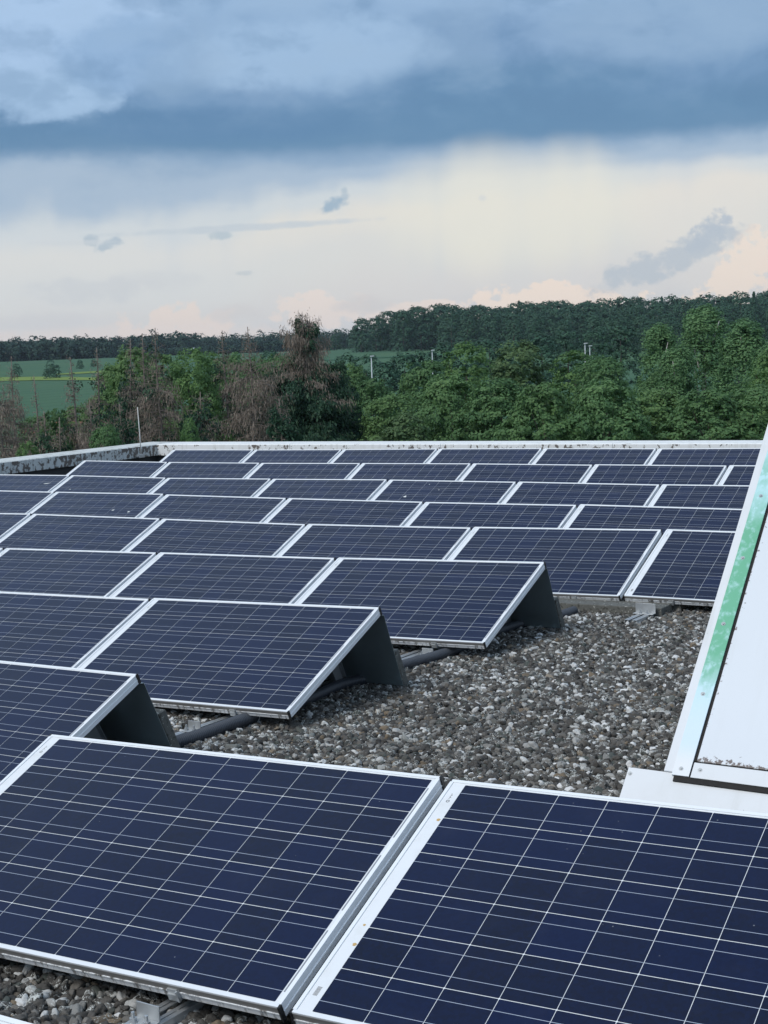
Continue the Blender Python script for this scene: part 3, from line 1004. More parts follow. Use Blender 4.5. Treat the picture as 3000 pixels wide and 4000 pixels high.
leaning_slab(-4.555, 5.063, 'weathered concrete slab leaning behind the free panel end nearest the camera')
leaning_slab(-4.32, 6.823, 'weathered concrete slab leaning behind the middle free panel end')
leaning_slab(-4.258, 8.825, 'weathered concrete slab leaning behind the farthest free panel end')
for dx0, dx1, y0, y1, z0, lab in ((-5.6, -3.80, 9.75, 9.96, 0.012, 'long dark concrete slab lying under the panel edge, nearer of two'),
                                  (-5.5, -3.745, 9.985, 10.22, 0.010, 'dark concrete slab lying behind the nearer one under the panel edge')):
    zc = deck(dx1, (y0 + y1) / 2)
    o = empty('paving_slab', loc=(dx1, y0, zc))
    tag(o, lab, 'paving slab', 'concrete slabs lying under the panel edge')
    mb = MB()
    zl = deck(dx0, y0) - zc
    mb.prism([(0, 0, z0), (0, y1 - y0, z0), (0, y1 - y0, z0 + 0.058), (0, 0, z0 + 0.058)], (dx0 - dx1, 0, zl))
    bevel(mb.build('slab', M['slab'], o), 0.005)

# ------------------------------------------------------------------ white sloping skylight at the right
ca, sa = math.cos(rad(43.2)), math.sin(rad(43.2))
SL = Matrix(((1, 0, 0, -1.853), (0, ca, -sa, 4.923), (0, sa, ca, 0.346), (0, 0, 0, 1)))
sk = empty('skylight', SL)
tag(sk, 'white sloping skylight at the right with a green and white screwed edge strip', 'skylight')
XR, TT = 3.0, 2.25
mb = MB()
mb.box(0.047, XR - 0.05, 0.040, TT - 0.05, -0.010, -0.003)
bevel(mb.build('glazing_sheet', M['sky_sheet'], sk), 0.004)
mb = MB()
mb.box(-0.062, -0.0285, -0.014, TT, -0.012, -0.004)
mb.build('side_trim', M['white_metal'], sk)
mb = MB()
mb.box(-0.0285, 0.0355, -0.028, TT, -0.0035, 0.0)
mb.box(-0.0285, -0.0270, -0.028, TT, -0.010, -0.0035)
fl = mb.build('flashing_strip', M['film'], sk)
mb = MB()
mb.box(0.0415, XR, -0.030, 0.0325, -0.0035, 0.0)
sill = bevel(mb.build('sill_strip', M['white_metal'], sk), 0.0015)
mb = MB()
mb.box(0.036, 0.050, 0.030, TT, -0.013, -0.0075)
mb.box(0.036, XR, 0.030, 0.0415, -0.013, -0.0075)
mb.box(-0.02, XR, -0.050, -0.024, -0.0125, -0.0045)  # dark bar painting in the shade of the gap below the sill strip
mb.box(0.0357, 0.0412, -0.029, 0.034, -0.013, -0.006)
mb.build('gasket_and_gap_shade', M['gasket_and_gap_shade'], sk)
mb = MB()
mb.box(-0.20, XR + 0.1, -0.60, -0.0145, -0.0155, -0.0125)
apron = mb.build('apron', M['white_metal'], sk)
inv = SL.inverted()
lt, rt = SL @ Vector((-0.058, -0.60, -0.016)), SL @ Vector((XR, -0.6, -0.016))
tp = SL @ Vector((-0.058, TT, -0.016))
mb = MB()
poly = [lt, tp, Vector((tp.x, tp.y + 0.12, tp.z - 0.03)), Vector((tp.x, tp.y + 0.12, -0.12)), Vector((lt.x, lt.y, -0.12))]
mb.prism([inv @ q for q in poly], (XR + 0.05, 0, 0))
mb.build('housing', M['white_metal'], sk)


def screw(x, y, z, parent):
    mb = MB()
    mb.tube([(x, y, z), (x, y, z + 0.0012)], [0.0085, 0.0085], 16, 0)
    mb.tube([(x, y, z + 0.0014), (x, y, z + 0.0048)], [0.0052, 0.0046], 12, 1)
    mb.build('screw', [M['steel'], M['alu_dull']], parent)


for i in range(7):
    screw(0.0, i * 0.324, 0.0, fl)
screw(0.070, 0.004, 0.0, sill)
screw(0.80, 0.004, 0.0, sill)
screw(-0.188, -0.040, -0.0125, apron)

# ------------------------------------------------------------------ pebbles (geometry nodes: nobody could count them)
def in_any(x, y, rects):
    m = np.zeros(len(x), bool)
    for a, b, c, d in rects:
        m |= (x > a) & (x < b) & (y > c) & (y < d)
    return m


pts = []
S = 0.0264
for layer, dzl in ((0, -0.013), (1, 0.004)):
    gx, gy = np.meshgrid(np.arange(-7.0, -1.6, S), np.arange(1.9, 11.3, S * 0.87))
    gx = gx + (np.arange(gx.shape[0]) % 2)[:, None] * S / 2 + layer * S * 0.4
    x, y = gx.ravel(), gy.ravel() + layer * S * 0.5
    keep = in_any(x, y, [(-4.75, -1.75, 3.7, 9.8), (-5.6, -3.2, 9.2, 10.9), (-5.6, -4.6, 6.5, 9.0), (-4.4, -2.1, 1.95, 3.3), (-5.6, -4.6, 4.9, 6.5)])
    keep &= ~((x > -2.04) & (y > 4.62))
    x, y = x[keep], y[keep]
    x = x + RNG.normal(0, S * 0.22, len(x))
    y = y + RNG.normal(0, S * 0.22, len(y))
    z = np.array([deck(a, b) for a, b in zip(x, y)]) + dzl + RNG.normal(0, 0.004, len(x))
    pts.append(np.stack([x, y, z], 1))
pts = np.concatenate(pts)
NP = len(pts)
me = bpy.data.meshes.new('gravel')
me.vertices.add(NP)
me.vertices.foreach_set('co', pts.astype(np.float32).ravel())
size = np.clip(RNG.lognormal(0.0, 0.24, NP), 0.55, 1.75) * 0.0138
sc = np.stack([size * RNG.uniform(0.95, 1.55, NP), size * RNG.uniform(0.75, 1.05, NP), size * RNG.uniform(0.62, 0.98, NP)], 1)
rot = np.stack([RNG.normal(0, 0.5, NP), RNG.normal(0, 0.5, NP), RNG.uniform(0, 6.283, NP)], 1)


def attr(me, name, typ, data, dom='POINT'):
    a = me.attributes.new(name, typ, dom)
    a.data.foreach_set('vector' if typ == 'FLOAT_VECTOR' else 'value', data.astype(np.int32 if typ == 'INT' else np.float32).ravel())


attr(me, 'stone_scale', 'FLOAT_VECTOR', sc)
attr(me, 'stone_rot', 'FLOAT_VECTOR', rot)
drift = 0.5 * np.sin(pts[:, 0] * 2.1 + 1.3 * np.sin(pts[:, 1] * 1.1)) + 0.5 * np.sin(pts[:, 1] * 1.7 + np.sin(pts[:, 0] * 2.9))
attr(me, 'tone', 'FLOAT', np.clip(RNG.uniform(0, 1, NP) + 0.05 * drift, 0, 1))
attr(me, 'hue', 'FLOAT', RNG.uniform(0, 1, NP))
attr(me, 'lichen', 'FLOAT', RNG.uniform(0, 1, NP) ** 1.3)
attr(me, 'kind_id', 'INT', RNG.integers(0, 8, NP))
gravel = tag(link(bpy.data.objects.new('gravel', me)), kind='stuff')
ng = bpy.data.node_groups.new('pebbles', 'GeometryNodeTree')
ng.interface.new_socket('Geometry', in_out='INPUT', socket_type='NodeSocketGeometry')
ng.interface.new_socket('Geometry', in_out='OUTPUT', socket_type='NodeSocketGeometry')
gn = ng.nodes
gi, go = gn.new('NodeGroupInput'), gn.new('NodeGroupOutput')
join = gn.new('GeometryNodeGeometryToInstance')
for i in range(8):
    ico = gn.new('GeometryNodeMeshIcoSphere')
    ico.inputs['Radius'].default_value = 1.0
    ico.inputs['Subdivisions'].default_value = 4
    setp = gn.new('GeometryNodeSetPosition')
    pos = gn.new('GeometryNodeInputPosition')
    nz = gn.new('ShaderNodeTexNoise')
    nz.inputs['Scale'].default_value = 0.75
    nz.inputs['Detail'].default_value = 1.5
    add = gn.new('ShaderNodeVectorMath')
    add.operation = 'ADD'
    add.inputs[1].default_value = (i * 13.7, i * 5.3, i * 2.9)
    ng.links.new(pos.outputs[0], add.inputs[0])
    ng.links.new(add.outputs[0], nz.inputs['Vector'])
    mr = gn.new('ShaderNodeMath')
    mr.operation = 'MULTIPLY_ADD'
    mr.inputs[1].default_value = 1.5
    mr.inputs[2].default_value = 0.25
    ng.links.new(nz.outputs['Fac'], mr.inputs[0])
    scl = gn.new('ShaderNodeVectorMath')
    scl.operation = 'SCALE'
    ng.links.new(pos.outputs[0], scl.inputs[0])
    ng.links.new(mr.outputs[0], scl.inputs['Scale'])
    ng.links.new(ico.outputs['Mesh'], setp.inputs['Geometry'])
    ng.links.new(scl.outputs[0], setp.inputs['Position'])
    ss = gn.new('GeometryNodeSetShadeSmooth')
    ng.links.new(setp.outputs[0], ss.inputs[0])
    sm = gn.new('GeometryNodeSetMaterial')
    sm.inputs['Material'].default_value = M['pebble']
    ng.links.new(ss.outputs[0], sm.inputs['Geometry'])
    ng.links.new(sm.outputs[0], join.inputs[0])
iop = gn.new('GeometryNodeInstanceOnPoints')
iop.inputs['Pick Instance'].default_value = True


def named(name, typ):
    n = gn.new('GeometryNodeInputNamedAttribute')
    n.data_type = typ
    n.inputs['Name'].default_value = name
    return n.outputs['Attribute']


ng.links.new(gi.outputs[0], iop.inputs['Points'])
ng.links.new(join.outputs[0], iop.inputs['Instance'])
ng.links.new(named('kind_id', 'INT'), iop.inputs['Instance Index'])
e2r = gn.new('FunctionNodeEulerToRotation')
ng.links.new(named('stone_rot', 'FLOAT_VECTOR'), e2r.inputs[0])
ng.links.new(e2r.outputs[0], iop.inputs['Rotation'])
ng.links.new(named('stone_scale', 'FLOAT_VECTOR'), iop.inputs['Scale'])
ng.links.new(iop.outputs[0], go.inputs[0])
gravel.modifiers.new('pebbles', 'NODES').node_group = ng


# ------------------------------------------------------------------ land
def polar(azd, d):
    a = HEAD + rad(azd)
    return math.sin(a) * d, math.cos(a) * d


def land(d):
    u = min(max((d - 190) / (880 - 190), 0), 1)
    return GROUND + 7.3 * (u * u * (3 - 2 * u))


m, t, p = new_mat('field_ground')
oc = t.coord()
n = t.noise(oc, 0.02, 5.0, 0.6)
n2 = t.noise(oc, 0.35, 4.0, 0.6)
c = t.mix(n, (0.047, 0.112, 0.068, 1), (0.072, 0.145, 0.080, 1))
c = t.mix(t.smooth(n2, 0.4, 0.7, 0.0, 0.3), c, (0.075, 0.14, 0.06, 1))
wv = t.n.new('ShaderNodeTexWave')
wv.inputs['Scale'].default_value = 0.028
wv.inputs['Distortion'].default_value = 0.6
t.set(wv, 'Vector', t.mapping(oc, (1.0, 0.35, 1.0)))
c = t.mix(t.smooth(wv.outputs['Fac'], 0.80, 0.97, 0.0, 0.35), c, (0.036, 0.085, 0.050, 1))
n3 = t.noise(oc, 0.006, 3.0, 0.5)
c = t.mix(t.smooth(n3, 0.45, 0.65, 0.0, 0.45), c, (0.085, 0.155, 0.070, 1))
t.set(p, 'Base Color', c)
p.inputs['Roughness'].default_value = 0.95
p.inputs['Specular IOR Level'].default_value = 0.1
M['field'] = m
M['rape'] = simple('yellow_green_crop', (0.17, 0.24, 0.06), 0.95, 0, 0.25, 0.05, 0.1)
M['verge'] = simple('darker_crop', (0.042, 0.112, 0.060), 0.95, 0, 0.2, 0.05, 0.1)
mb = MB()
ds = [0, 60, 120, 190, 240, 300, 360, 430, 500, 570, 640, 710, 780, 850, 900, 1000, 1300, 1700, 2100, 2500]
na = 96
vs = [(0, 0, GROUND)]
for d in ds[1:]:
    for i in range(na):
        a = 2 * math.pi * i / na
        vs.append((math.sin(a) * d, math.cos(a) * d, land(d)))
fs = [(0, 1 + (i + 1) % na, 1 + i) for i in range(na)]
for j in range(len(ds) - 2):
    for i in range(na):
        fs.append((1 + j * na + i, 1 + j * na + (i + 1) % na, 1 + (j + 1) * na + (i + 1) % na, 1 + (j + 1) * na + i))
mb.add(vs, fs)
tag(mb.build('ground', M['field'], smooth=True), kind='structure')


def strip(name, poly, mat, lift):
    """a field lying on the land: rows of (azimuth, near distance, far distance)"""
    mb = MB()
    steps = 5
    vs, fs = [], []
    for a, d0, d1 in poly:
        for q in range(steps + 1):
            d = d0 + (d1 - d0) * q / steps
            x, y = polar(a, d)
            vs.append((x, y, land(d) + lift))
    w = steps + 1
    for i in range(len(poly) - 1):
        for q in range(steps):
            fs.append((i * w + q, (i + 1) * w + q, (i + 1) * w + q + 1, i * w + q + 1))
    mb.add(vs, fs)
    return tag(mb.build(name, mat, smooth=True), kind='structure')


strip('crop_field', [(-16.5, 470, 515), (-14.3, 462, 502), (-13.0, 455, 492), (-11.8, 445, 476), (-10.4, 428, 450), (-9.0, 412, 430), (-7.5, 400, 412)], M['rape'], 0.15)
strip('crop_field', [(-12.3, 505, 515), (-11.4, 508, 530), (-10.2, 515, 538), (-8.5, 525, 532)], M['rape'], 0.15)
strip('crop_field', [(-3.6, 560, 572), (0.5, 575, 590), (3.0, 590, 602)], M['verge'], 0.15)


# ------------------------------------------------------------------ trees
def leaf_mesh(name, centers, normals, size, tone, mats, aspect=1.4, jitter=0.5, rng=RNG):
    """many small leaf-like rhombs"""
    n = len(centers)
    nr = normals + rng.normal(0, jitter, (n, 3))
    nr /= np.linalg.norm(nr, axis=1, keepdims=True) + 1e-9
    up = rng.normal(0, 1, (n, 3))
    a = np.cross(nr, up)
    a /= np.linalg.norm(a, axis=1, keepdims=True) + 1e-9
    b = np.cross(nr, a)
    s = (size * rng.uniform(0.65, 1.35, n))[:, None]
    v = np.stack([centers - a * s * aspect / 2, centers + b * s * 0.42 - a * s * 0.1 + nr * s * 0.12, centers + a * s * aspect / 2,
                  centers - b * s * 0.42 - a * s * 0.1 + nr * s * 0.12], 1).reshape(-1, 3)
    me = bpy.data.meshes.new(name)
    me.vertices.add(n * 4)
    me.vertices.foreach_set('co', v.astype(np.float32).ravel())
    me.loops.add(n * 4)
    me.loops.foreach_set('vertex_index', np.arange(n * 4, dtype=np.int32))
    me.polygons.add(n)
    me.polygons.foreach_set('loop_start', np.arange(0, n * 4, 4, dtype=np.int32))
    for m_ in mats:
        me.materials.append(m_)
    attr(me, 'tone', 'FLOAT', np.repeat(np.clip(tone, 0, 1), 4))
    me.update(calc_edges=True)
    me.validate()
    return me


def crown_points(h, w, lobes, subs, per, rng, low=0.1, pointed=0.3, droop=0.0, cr_=0.30, big=1.0):
    """a crown of overlapping lobes; each lobe carries small clumps of leaves on its outside"""
    L = []
    for i in range(lobes):
        f = (i + 0.5) / lobes                       # bottom to top
        f = min(0.97, max(0.05, f + rng.normal(0, 0.06)))
        prof = (1 - abs(2 * f - 0.85) ** 2.4 / 1.55) * (1 - pointed * f)
        a = i * 2.399 + rng.normal(0, 0.4)
        r = big * w * rng.uniform(0.17, 0.25) * (1 - 0.35 * pointed * f)
        rr = max(0.0, prof * w / 2 - r * 0.75) * rng.uniform(0.75, 1.1)
        if i == lobes - 1:
            rr *= 0.2
        L.append((np.array([math.cos(a) * rr, math.sin(a) * rr, h * low + f * h * (1 - low) - r * 0.55]), r, rng.uniform(0.25, 0.7)))
    L.append((np.array([0, 0, h * (0.25 + low * 0.5)]), w * 0.30, 0.35))
    L.append((np.array([0, 0, h * (0.52 + low * 0.3)]), w * 0.27, 0.4))
    cen = np.array([l[0] for l in L])
    rad_ = np.array([l[1] for l in L])
    C, N, T = [], [], []
    for c, r, tn in L:
        for _ in range(subs):
            q = rng.normal(0, 1, 3)
            q /= np.linalg.norm(q)
            if q[2] < -0.55:
                q[2] = -q[2]
            sc_ = np.array([1, 1, 1.0 + 0.5 * droop])
            p = c + q * r * sc_ * rng.uniform(0.82, 1.12)
            dist = np.linalg.norm((p - cen), axis=1) / rad_
            if (dist < 0.72).any():
                continue
            cr = r * cr_ * rng.uniform(0.6, 1.4)
            k = max(2, int(per * rng.uniform(0.6, 1.4)))
            v = rng.normal(0, 1, (k, 3))
            v /= np.linalg.norm(v, axis=1, keepdims=True)
            sgn = np.sign((v * (q + np.array([0, 0, 0.35]))).sum(1))
            v = v * sgn[:, None]
            pos = p + v * cr * rng.uniform(0.35, 1.1, (k, 1)) * np.array([1.1, 1.1, 0.8 + droop])
            C.append(pos)
            N.append(v * 0.8 + q * 0.8 + np.array([0, 0, 0.35]))
            T.append(np.clip(rng.normal(tn + rng.normal(0, 0.12), 0.15, k), 0, 1))
    return np.concatenate(C), np.concatenate(N), np.concatenate(T)


def trunk_mesh(h, r, mat, rng, limbs=6, lean=0.02, spread=0.25):
    mb = MB()
    pts = [(math.sin(i * 1.7) * lean * h * i / 6, math.cos(i * 2.1) * lean * h * i / 6, h * 0.85 * i / 6) for i in range(7)]
    mb.tube(pts, [r * (1 - 0.13 * i) for i in range(7)], 8)
    for j in range(limbs):
        i = 2 + j % 4
        a = rng.uniform(0, 6.28)
        p0 = Vector(pts[i])
        p2 = p0 + Vector((math.cos(a) * h * spread, math.sin(a) * h * spread, h * 0.22))
        mb.tube([p0, p0.lerp(p2, 0.5) + Vector((0, 0, -h * 0.03)), p2], [r * 0.45, r * 0.3, r * 0.1], 6)
    return mb.mesh('trunk', [mat], True)


def broad_variant(seed, h, w, lobes, subs, per, leaf, mat, bark, pointed=0.3, droop=0.0, cr_=0.30):
    rng = np.random.default_rng(seed)
    c, n, t_ = crown_points(h, w, lobes, subs, per, rng, 0.08, pointed, droop, cr_)
    return (leaf_mesh('crown', c, n, leaf, t_, [mat], rng=rng), trunk_mesh(h, 0.014 * h, bark, rng, 6, 0.010, 0.09), float(np.percentile(c[:, 2], 99.8)), w)


VAR = {
    'maple': [broad_variant(11 + i, 9.0, 6.6, 17, 42, 40, 0.135, M['maple'], M['bark'], 0.25) for i in range(4)],
    'lime': [broad_variant(31 + i, 9.5, 5.2, 15, 40, 36, 0.115, M['lime'], M['bark'], 0.45) for i in range(2)],
    'birch': [broad_variant(51 + i, 12.0, 4.8, 24, 44, 36, 0.115, M['birch'], M['birch_bark'], 0.62, 0.5, 0.42) for i in range(3)],
    'olive': [broad_variant(71 + i, 8.0, 5.0, 14, 44, 38, 0.125, M['olive'], M['bark'], 0.3) for i in range(2)],
}


def put_tree(kind, v, azd, d, ztop, width, label, group, name='broadleaf_tree', zbase=None):
    crown, trunk, h, w = VAR[kind][v % len(VAR[kind])]
    x, y = polar(azd, d)
    zb = land(d) if zbase is None else zbase
    root = empty(name, loc=(x, y, zb))
    sz = (ztop - zb) / h
    sx = width / w
    for nm, me in (('trunk', trunk), ('crown', crown)):
        o = share(nm, me, root, rot=(0, 0, (v * 1.9 + azd) % 6.28))
        o.scale = (sx, sx, sz)
    tag(root, label, 'tree', group)
    return root


def top_at(eld, d):
    return 1.9 + d * math.tan(rad(eld))


GRP = 'leafy trees behind the roof edge'
# (kind, variant, azimuth, distance, elevation of the top, crown width, label)
NEAR = [
    ('maple', 0, 0.55, 72, -1.95, 5.6, 'mid green tree directly right of the big brown and green spruce'),
    ('olive', 0, 0.95, 62, -2.75, 4.6, 'dull greyish green bush just above the white roof edge near the picture middle'),
    ('maple', 1, 1.75, 76, -0.75, 6.0, 'round green tree in front of the leftmost street lamp'),
    ('lime', 0, 3.35, 80, -0.08, 5.6, 'tall light green pointed tree right of the picture middle'),
    ('maple', 2, 2.75, 66, -1.35, 5.8, 'dark green tree below the tall light green pointed one'),
    ('maple', 3, 4.65, 64, -1.55, 6.0, 'dark green rounded tree low above the roof edge, right of the picture middle'),
    ('olive', 1, 5.40, 86, -0.12, 6.6, 'broad dull green tree behind the row, left of the paired street lamps'),
    ('maple', 1, 6.35, 60, -1.75, 5.2, 'green tree low above the roof edge beneath the paired street lamps'),
    ('lime', 1, 7.55, 84, -0.55, 5.4, 'bright green round tree directly in front of the paired street lamps'),
    ('maple', 0, 8.55, 78, -0.80, 5.6, 'mid green tree right of the paired street lamps'),
    ('maple', 2, 8.75, 60, -1.75, 5.4, 'leafy maple low at the roof edge, left of the pale birches'),
    ('birch', 0, 10.75, 92, 0.35, 4.8, 'pale grey green birch, left one of the tall group at the right'),
    ('birch', 1, 12.4, 97, 0.98, 6.2, 'tallest pale green birch in the group at the right'),
    ('birch', 2, 13.9, 90, 0.42, 6.0, 'birch with whitish bare branches near the right edge'),
    ('birch', 1, 11.4, 82, -0.50, 4.2, 'shorter dark green tree in front of the birch group'),
    ('maple', 3, 10.7, 63, -2.15, 6.2, 'leafy maple at the roof edge in front of the birches'),
    ('maple', 1, 12.6, 61, -2.15, 6.0, 'leafy maple at the roof edge below the tallest birch'),
    ('maple', 0, 14.3, 62, -2.05, 6.2, 'leafy maple at the right edge above the skylight'),
    ('maple', 2, 15.2, 80, -0.5, 6.4, 'mid green tree at the right edge behind the maples'),
    ('lime', 0, 14.9, 72, -0.9, 5.0, 'yellowish green tree at the far right edge, lower than the birches'),
    ('lime', 1, -7.2, 74, 0.05, 4.6, 'bright green leafy tree standing between the left and middle dead spruces'),
    ('maple', 3, -9.4, 82, 0.15, 5.6, 'dull green leafy tree behind the spiky dead spruces at the left'),
    ('lime', 0, -6.5, 86, -0.10, 4.6, 'green leafy tree half hidden by the middle dead spruces'),
    ('maple', 2, -4.7, 84, -0.35, 4.2, 'dark green leafy tree peeping out beside the thin dead spruce spike'),
    ('lime', 1, -7.4, 58, -2.6, 1.5, 'small bright yellow green sapling just above the roof edge'),
    ('maple', 1, -12.4, 66, -2.05, 2.9, 'green bush between the dead spruces near the left edge'),
    ('lime', 0, -13.5, 60, -3.2, 2.2, 'small bright green bush low above the left roof edge'),
    ('maple', 1, -8.3, 90, -0.10, 6.0, 'wide green leafy tree behind the dead spruce with the highest bare spike'),
    ('maple', 2, -5.6, 92, -0.20, 6.0, 'wide green leafy tree behind the middle dead spruces'),
    ('maple', 0, -3.9, 96, -0.30, 5.4, 'green leafy tree directly left behind the biggest spruce'),
    ('maple', 3, -10.2, 95, -0.45, 5.0, 'green leafy tree left of the ragged mixed spruce, in front of the field'),
    ('maple', 3, -11.6, 78, -1.95, 4.4, 'low green leafy tree below the crop field, right part'),
    ('maple', 0, -13.1, 80, -2.25, 4.6, 'low green leafy tree below the crop field, left part'),
    ('maple', 2, -1.3, 90, -0.75, 5.6, 'dark green leafy tree right behind the biggest spruce'),
    ('maple', 1, -0.2, 84, -1.35, 5.0, 'leafy tree below the green field, left of the leftmost street lamp'),
    ('maple', 0, -10.6, 57, -2.7, 2.6, 'dark green bush low above the roof edge beside the lightning rod'),
]
for kd, v, a, d, e, wd, lab in NEAR:
    put_tree(kd, v, a, d, top_at(e, d), wd, lab, GRP)


# spruces: trunk, whorls of drooping branches with hanging twigs
def spruce(seed, azd, d, top_el, width, green, label, bare_top=0.0, density=1.0, two_tops=False, full=False):
    rng = np.random.default_rng(seed)
    x, y = polar(azd, d)
    zb = land(d)
    h = top_at(top_el, d) - zb
    root = empty('spruce_tree', loc=(x, y, zb))
    tag(root, label, 'tree', 'spruces behind the left roof edge')
    lean = rng.normal(0, 0.012, 2)
    axis = lambda z: Vector((lean[0] * z + 0.06 * math.sin(z * 0.8 + seed), lean[1] * z, z))
    mb = MB()
    zs = [h * i / 10 for i in range(11)]
    mb.tube([axis(z) for z in zs], [0.012 * h * (1 - z / h) ** 1.2 + 0.018 for z in zs], 7)
    mb.build('trunk', M['dead_bark'], root, True)
    sticks = MB()
    tw = {0: ([], [], []), 1: ([], [], [])}       # 0 dead, 1 green: centres, down-directions, lengths
    z = h * 0.06
    while z < h * 0.985:
        u = z / h
        L0 = width * 0.72 * (1 - u) ** (0.72 if full else 0.78) + 0.06
        bare = u > 1 - bare_top
        for _ in range(rng.integers(11, 15) if full else rng.integers(6, 10)):
            a = rng.uniform(0, 6.283)
            if rng.uniform() < 0.12:
                continue
            L = L0 * (rng.uniform(0.35, 1.1) if rng.uniform() < 0.85 else rng.uniform(1.0, 1.3)) * (0.92 if full else 1.0)
            if bare:
                L *= 0.6
            p0 = axis(min(h * 0.985, max(0.2, z + rng.normal(0, 0.16))))
            rise = (0.45 if u > 0.8 else (0.10 if u > 0.4 else -0.10)) + rng.normal(0, 0.13)
            dirx, diry = math.cos(a), math.sin(a)
            pts_ = []
            for q in range(5):
                s_ = q / 4
                pts_.append(p0 + Vector((dirx * L * s_, diry * L * s_, L * (rise * s_ - 0.42 * s_ * s_ + 0.22 * s_ ** 3))))
            sticks.tube(pts_, [0.022 * (1 - u) + 0.012, 0.015 * (1 - u) + 0.009, 0.011, 0.008, 0.005], 4, 0, False)
            is_green = rng.uniform() < green(u, a)
            dens = density * (0.5 if bare else 1.0) * (1.5 if is_green else 1.0)
            ntw = int(L / 0.0155 * dens)
            if ntw <= 0:
                continue
            s_ = rng.uniform(0.15, 1.0, ntw) ** 0.85
            base = np.array([(p0.x + dirx * L * q, p0.y + diry * L * q, p0.z + L * (rise * q - 0.42 * q * q + 0.22 * q ** 3)) for q in s_])
            hang = np.clip(rng.lognormal(-1.95, 0.5, ntw), 0.05, 0.5) * min(1.0, 0.35 + L * 0.7)
            side = rng.normal(0, 1, (ntw, 2)) * (0.08 + 0.20 * L * (1.1 - s_))[:, None]
            base[:, 2] += rng.normal(0, 0.13, ntw) - np.abs(side[:, 0]) * 0.25
            base[:, 0] += -diry * side[:, 0] + dirx * side[:, 1] * 0.3
            base[:, 1] += dirx * side[:, 0] + diry * side[:, 1] * 0.3
            t3 = tw[1 if is_green else 0]
            t3[0].append(base)
            t3[1].append(np.stack([rng.normal(0, 0.22, ntw) + dirx * 0.25, rng.normal(0, 0.22, ntw) + diry * 0.25, -np.ones(ntw)], 1))
            t3[2].append(hang)
        z += rng.uniform(0.20, 0.34)
    if two_tops:
        for q in range(3):
            sticks.tube([axis(h * 0.86), axis(h * 0.86) + Vector((0.5 * (q - 1) + 0.3, 0.1, h * 0.07)), axis(h * 0.86) + Vector((0.55 * (q - 1) + 0.35, 0.1, h * 0.125))], [0.03, 0.02, 0.006], 4)
    tag(sticks.build('bare_branches', M['dead_bark'], root), kind='stuff')
    for key, nm, mat, wid in ((0, 'dead_twigs', M['spruce_dead'], 0.015), (1, 'green_needles', M['spruce_green'], 0.055)):
        if not tw[key][0]:
            continue
        base = np.concatenate(tw[key][0])
        dr = np.concatenate(tw[key][1])
        hg = np.concatenate(tw[key][2])
        dr /= np.linalg.norm(dr, axis=1, keepdims=True)
        n = len(base)
        a = rng.uniform(0, 6.283, n)
        sd = np.stack([np.cos(a), np.sin(a), np.zeros(n)], 1) * wid * rng.uniform(0.6, 1.4, (n, 1))
        end = base + dr * hg[:, None]
        mid = base + dr * (hg * 0.45)[:, None]
        v = np.stack([base, mid + sd, end, mid - sd], 1).reshape(-1, 3)
        me = bpy.data.meshes.new(nm)
        me.vertices.add(n * 4)
        me.vertices.foreach_set('co', v.astype(np.float32).ravel())
        me.loops.add(n * 4)
        me.loops.foreach_set('vertex_index', np.arange(n * 4, dtype=np.int32))
        me.polygons.add(n)
        me.polygons.foreach_set('loop_start', np.arange(0, n * 4, 4, dtype=np.int32))
        me.materials.append(mat)
        attr(me, 'tone', 'FLOAT', np.repeat(np.clip(rng.normal(0.5, 0.25, n), 0, 1), 4))
        me.update(calc_edges=True)
        tag(link(bpy.data.objects.new(nm, me), root), kind='stuff')
    return root


NO = lambda u, a: 0.0
spruce(1, -2.95, 74, 1.32, 7.2, lambda u, a: 0.96 if u < 0.69 + 0.07 * math.sin(2 * a + 1) else (0.12 if u > 0.93 else 0.07), 'biggest spruce, brown bare top over a dark green lower half', 0.0, 1.9, True, True)
spruce(2, -4.95, 66, 0.86, 5.2, lambda u, a: 0.08 if u < 0.6 else 0.0, 'brown dead spruce with a thin spike, left neighbour of the biggest spruce', 0.16, 1.1)
spruce(3, -5.95, 76, 0.75, 3.8, lambda u, a: 0.15, 'dead spruce with a thin spiky top, second to the left of the biggest spruce', 0.15, 0.8)
spruce(4, -8.45, 68, 0.94, 4.4, lambda u, a: 0.06, 'dead spruce with the highest bare spike above the distant wood at the left', 0.22, 1.0)
spruce(5, -8.9, 80, 0.75, 3.0, lambda u, a: 0.3 if u < 0.5 else 0, 'thin dead spruce spike just left of the highest bare spike', 0.3, 0.5)
spruce(6, -9.7, 72, 0.58, 3.6, lambda u, a: 0.6 if u < 0.75 else 0.1, 'ragged spruce with mixed green and brown branches and a crooked bare top', 0.2, 0.8)
spruce(7, -10.8, 70, 0.26, 3.2, lambda u, a: 0.1, 'dead brown spruce standing behind the lightning rod', 0.25, 0.8)
spruce(8, -11.55, 66, -0.05, 3.4, lambda u, a: 0.05, 'dead brown spruce second to the left of the lightning rod, in front of the field', 0.3, 0.9)
spruce(9, -13.1, 72, -0.7, 2.4, lambda u, a: 0.0, 'thin short dead spruce in front of the crop field near the left edge', 0.3, 0.6)
spruce(10, -14.4, 64, 0.05, 4.2, NO, 'brown dead spruce at the left edge', 0.15, 1.2)
spruce(11, -14.0, 69, 0.05, 3.4, NO, 'brown dead spruce second from the left edge', 0.2, 1.0)
spruce(12, -1.55, 78, -0.75, 3.6, lambda u, a: 0.95, 'low dark green spruce tucked against the right side of the biggest spruce', 0.0, 1.0)
spruce(13, -6.9, 61, -1.55, 3.4, lambda u, a: 0.35, 'short dark spruce with brown patches in front of the bright leafy tree', 0.05, 0.9)
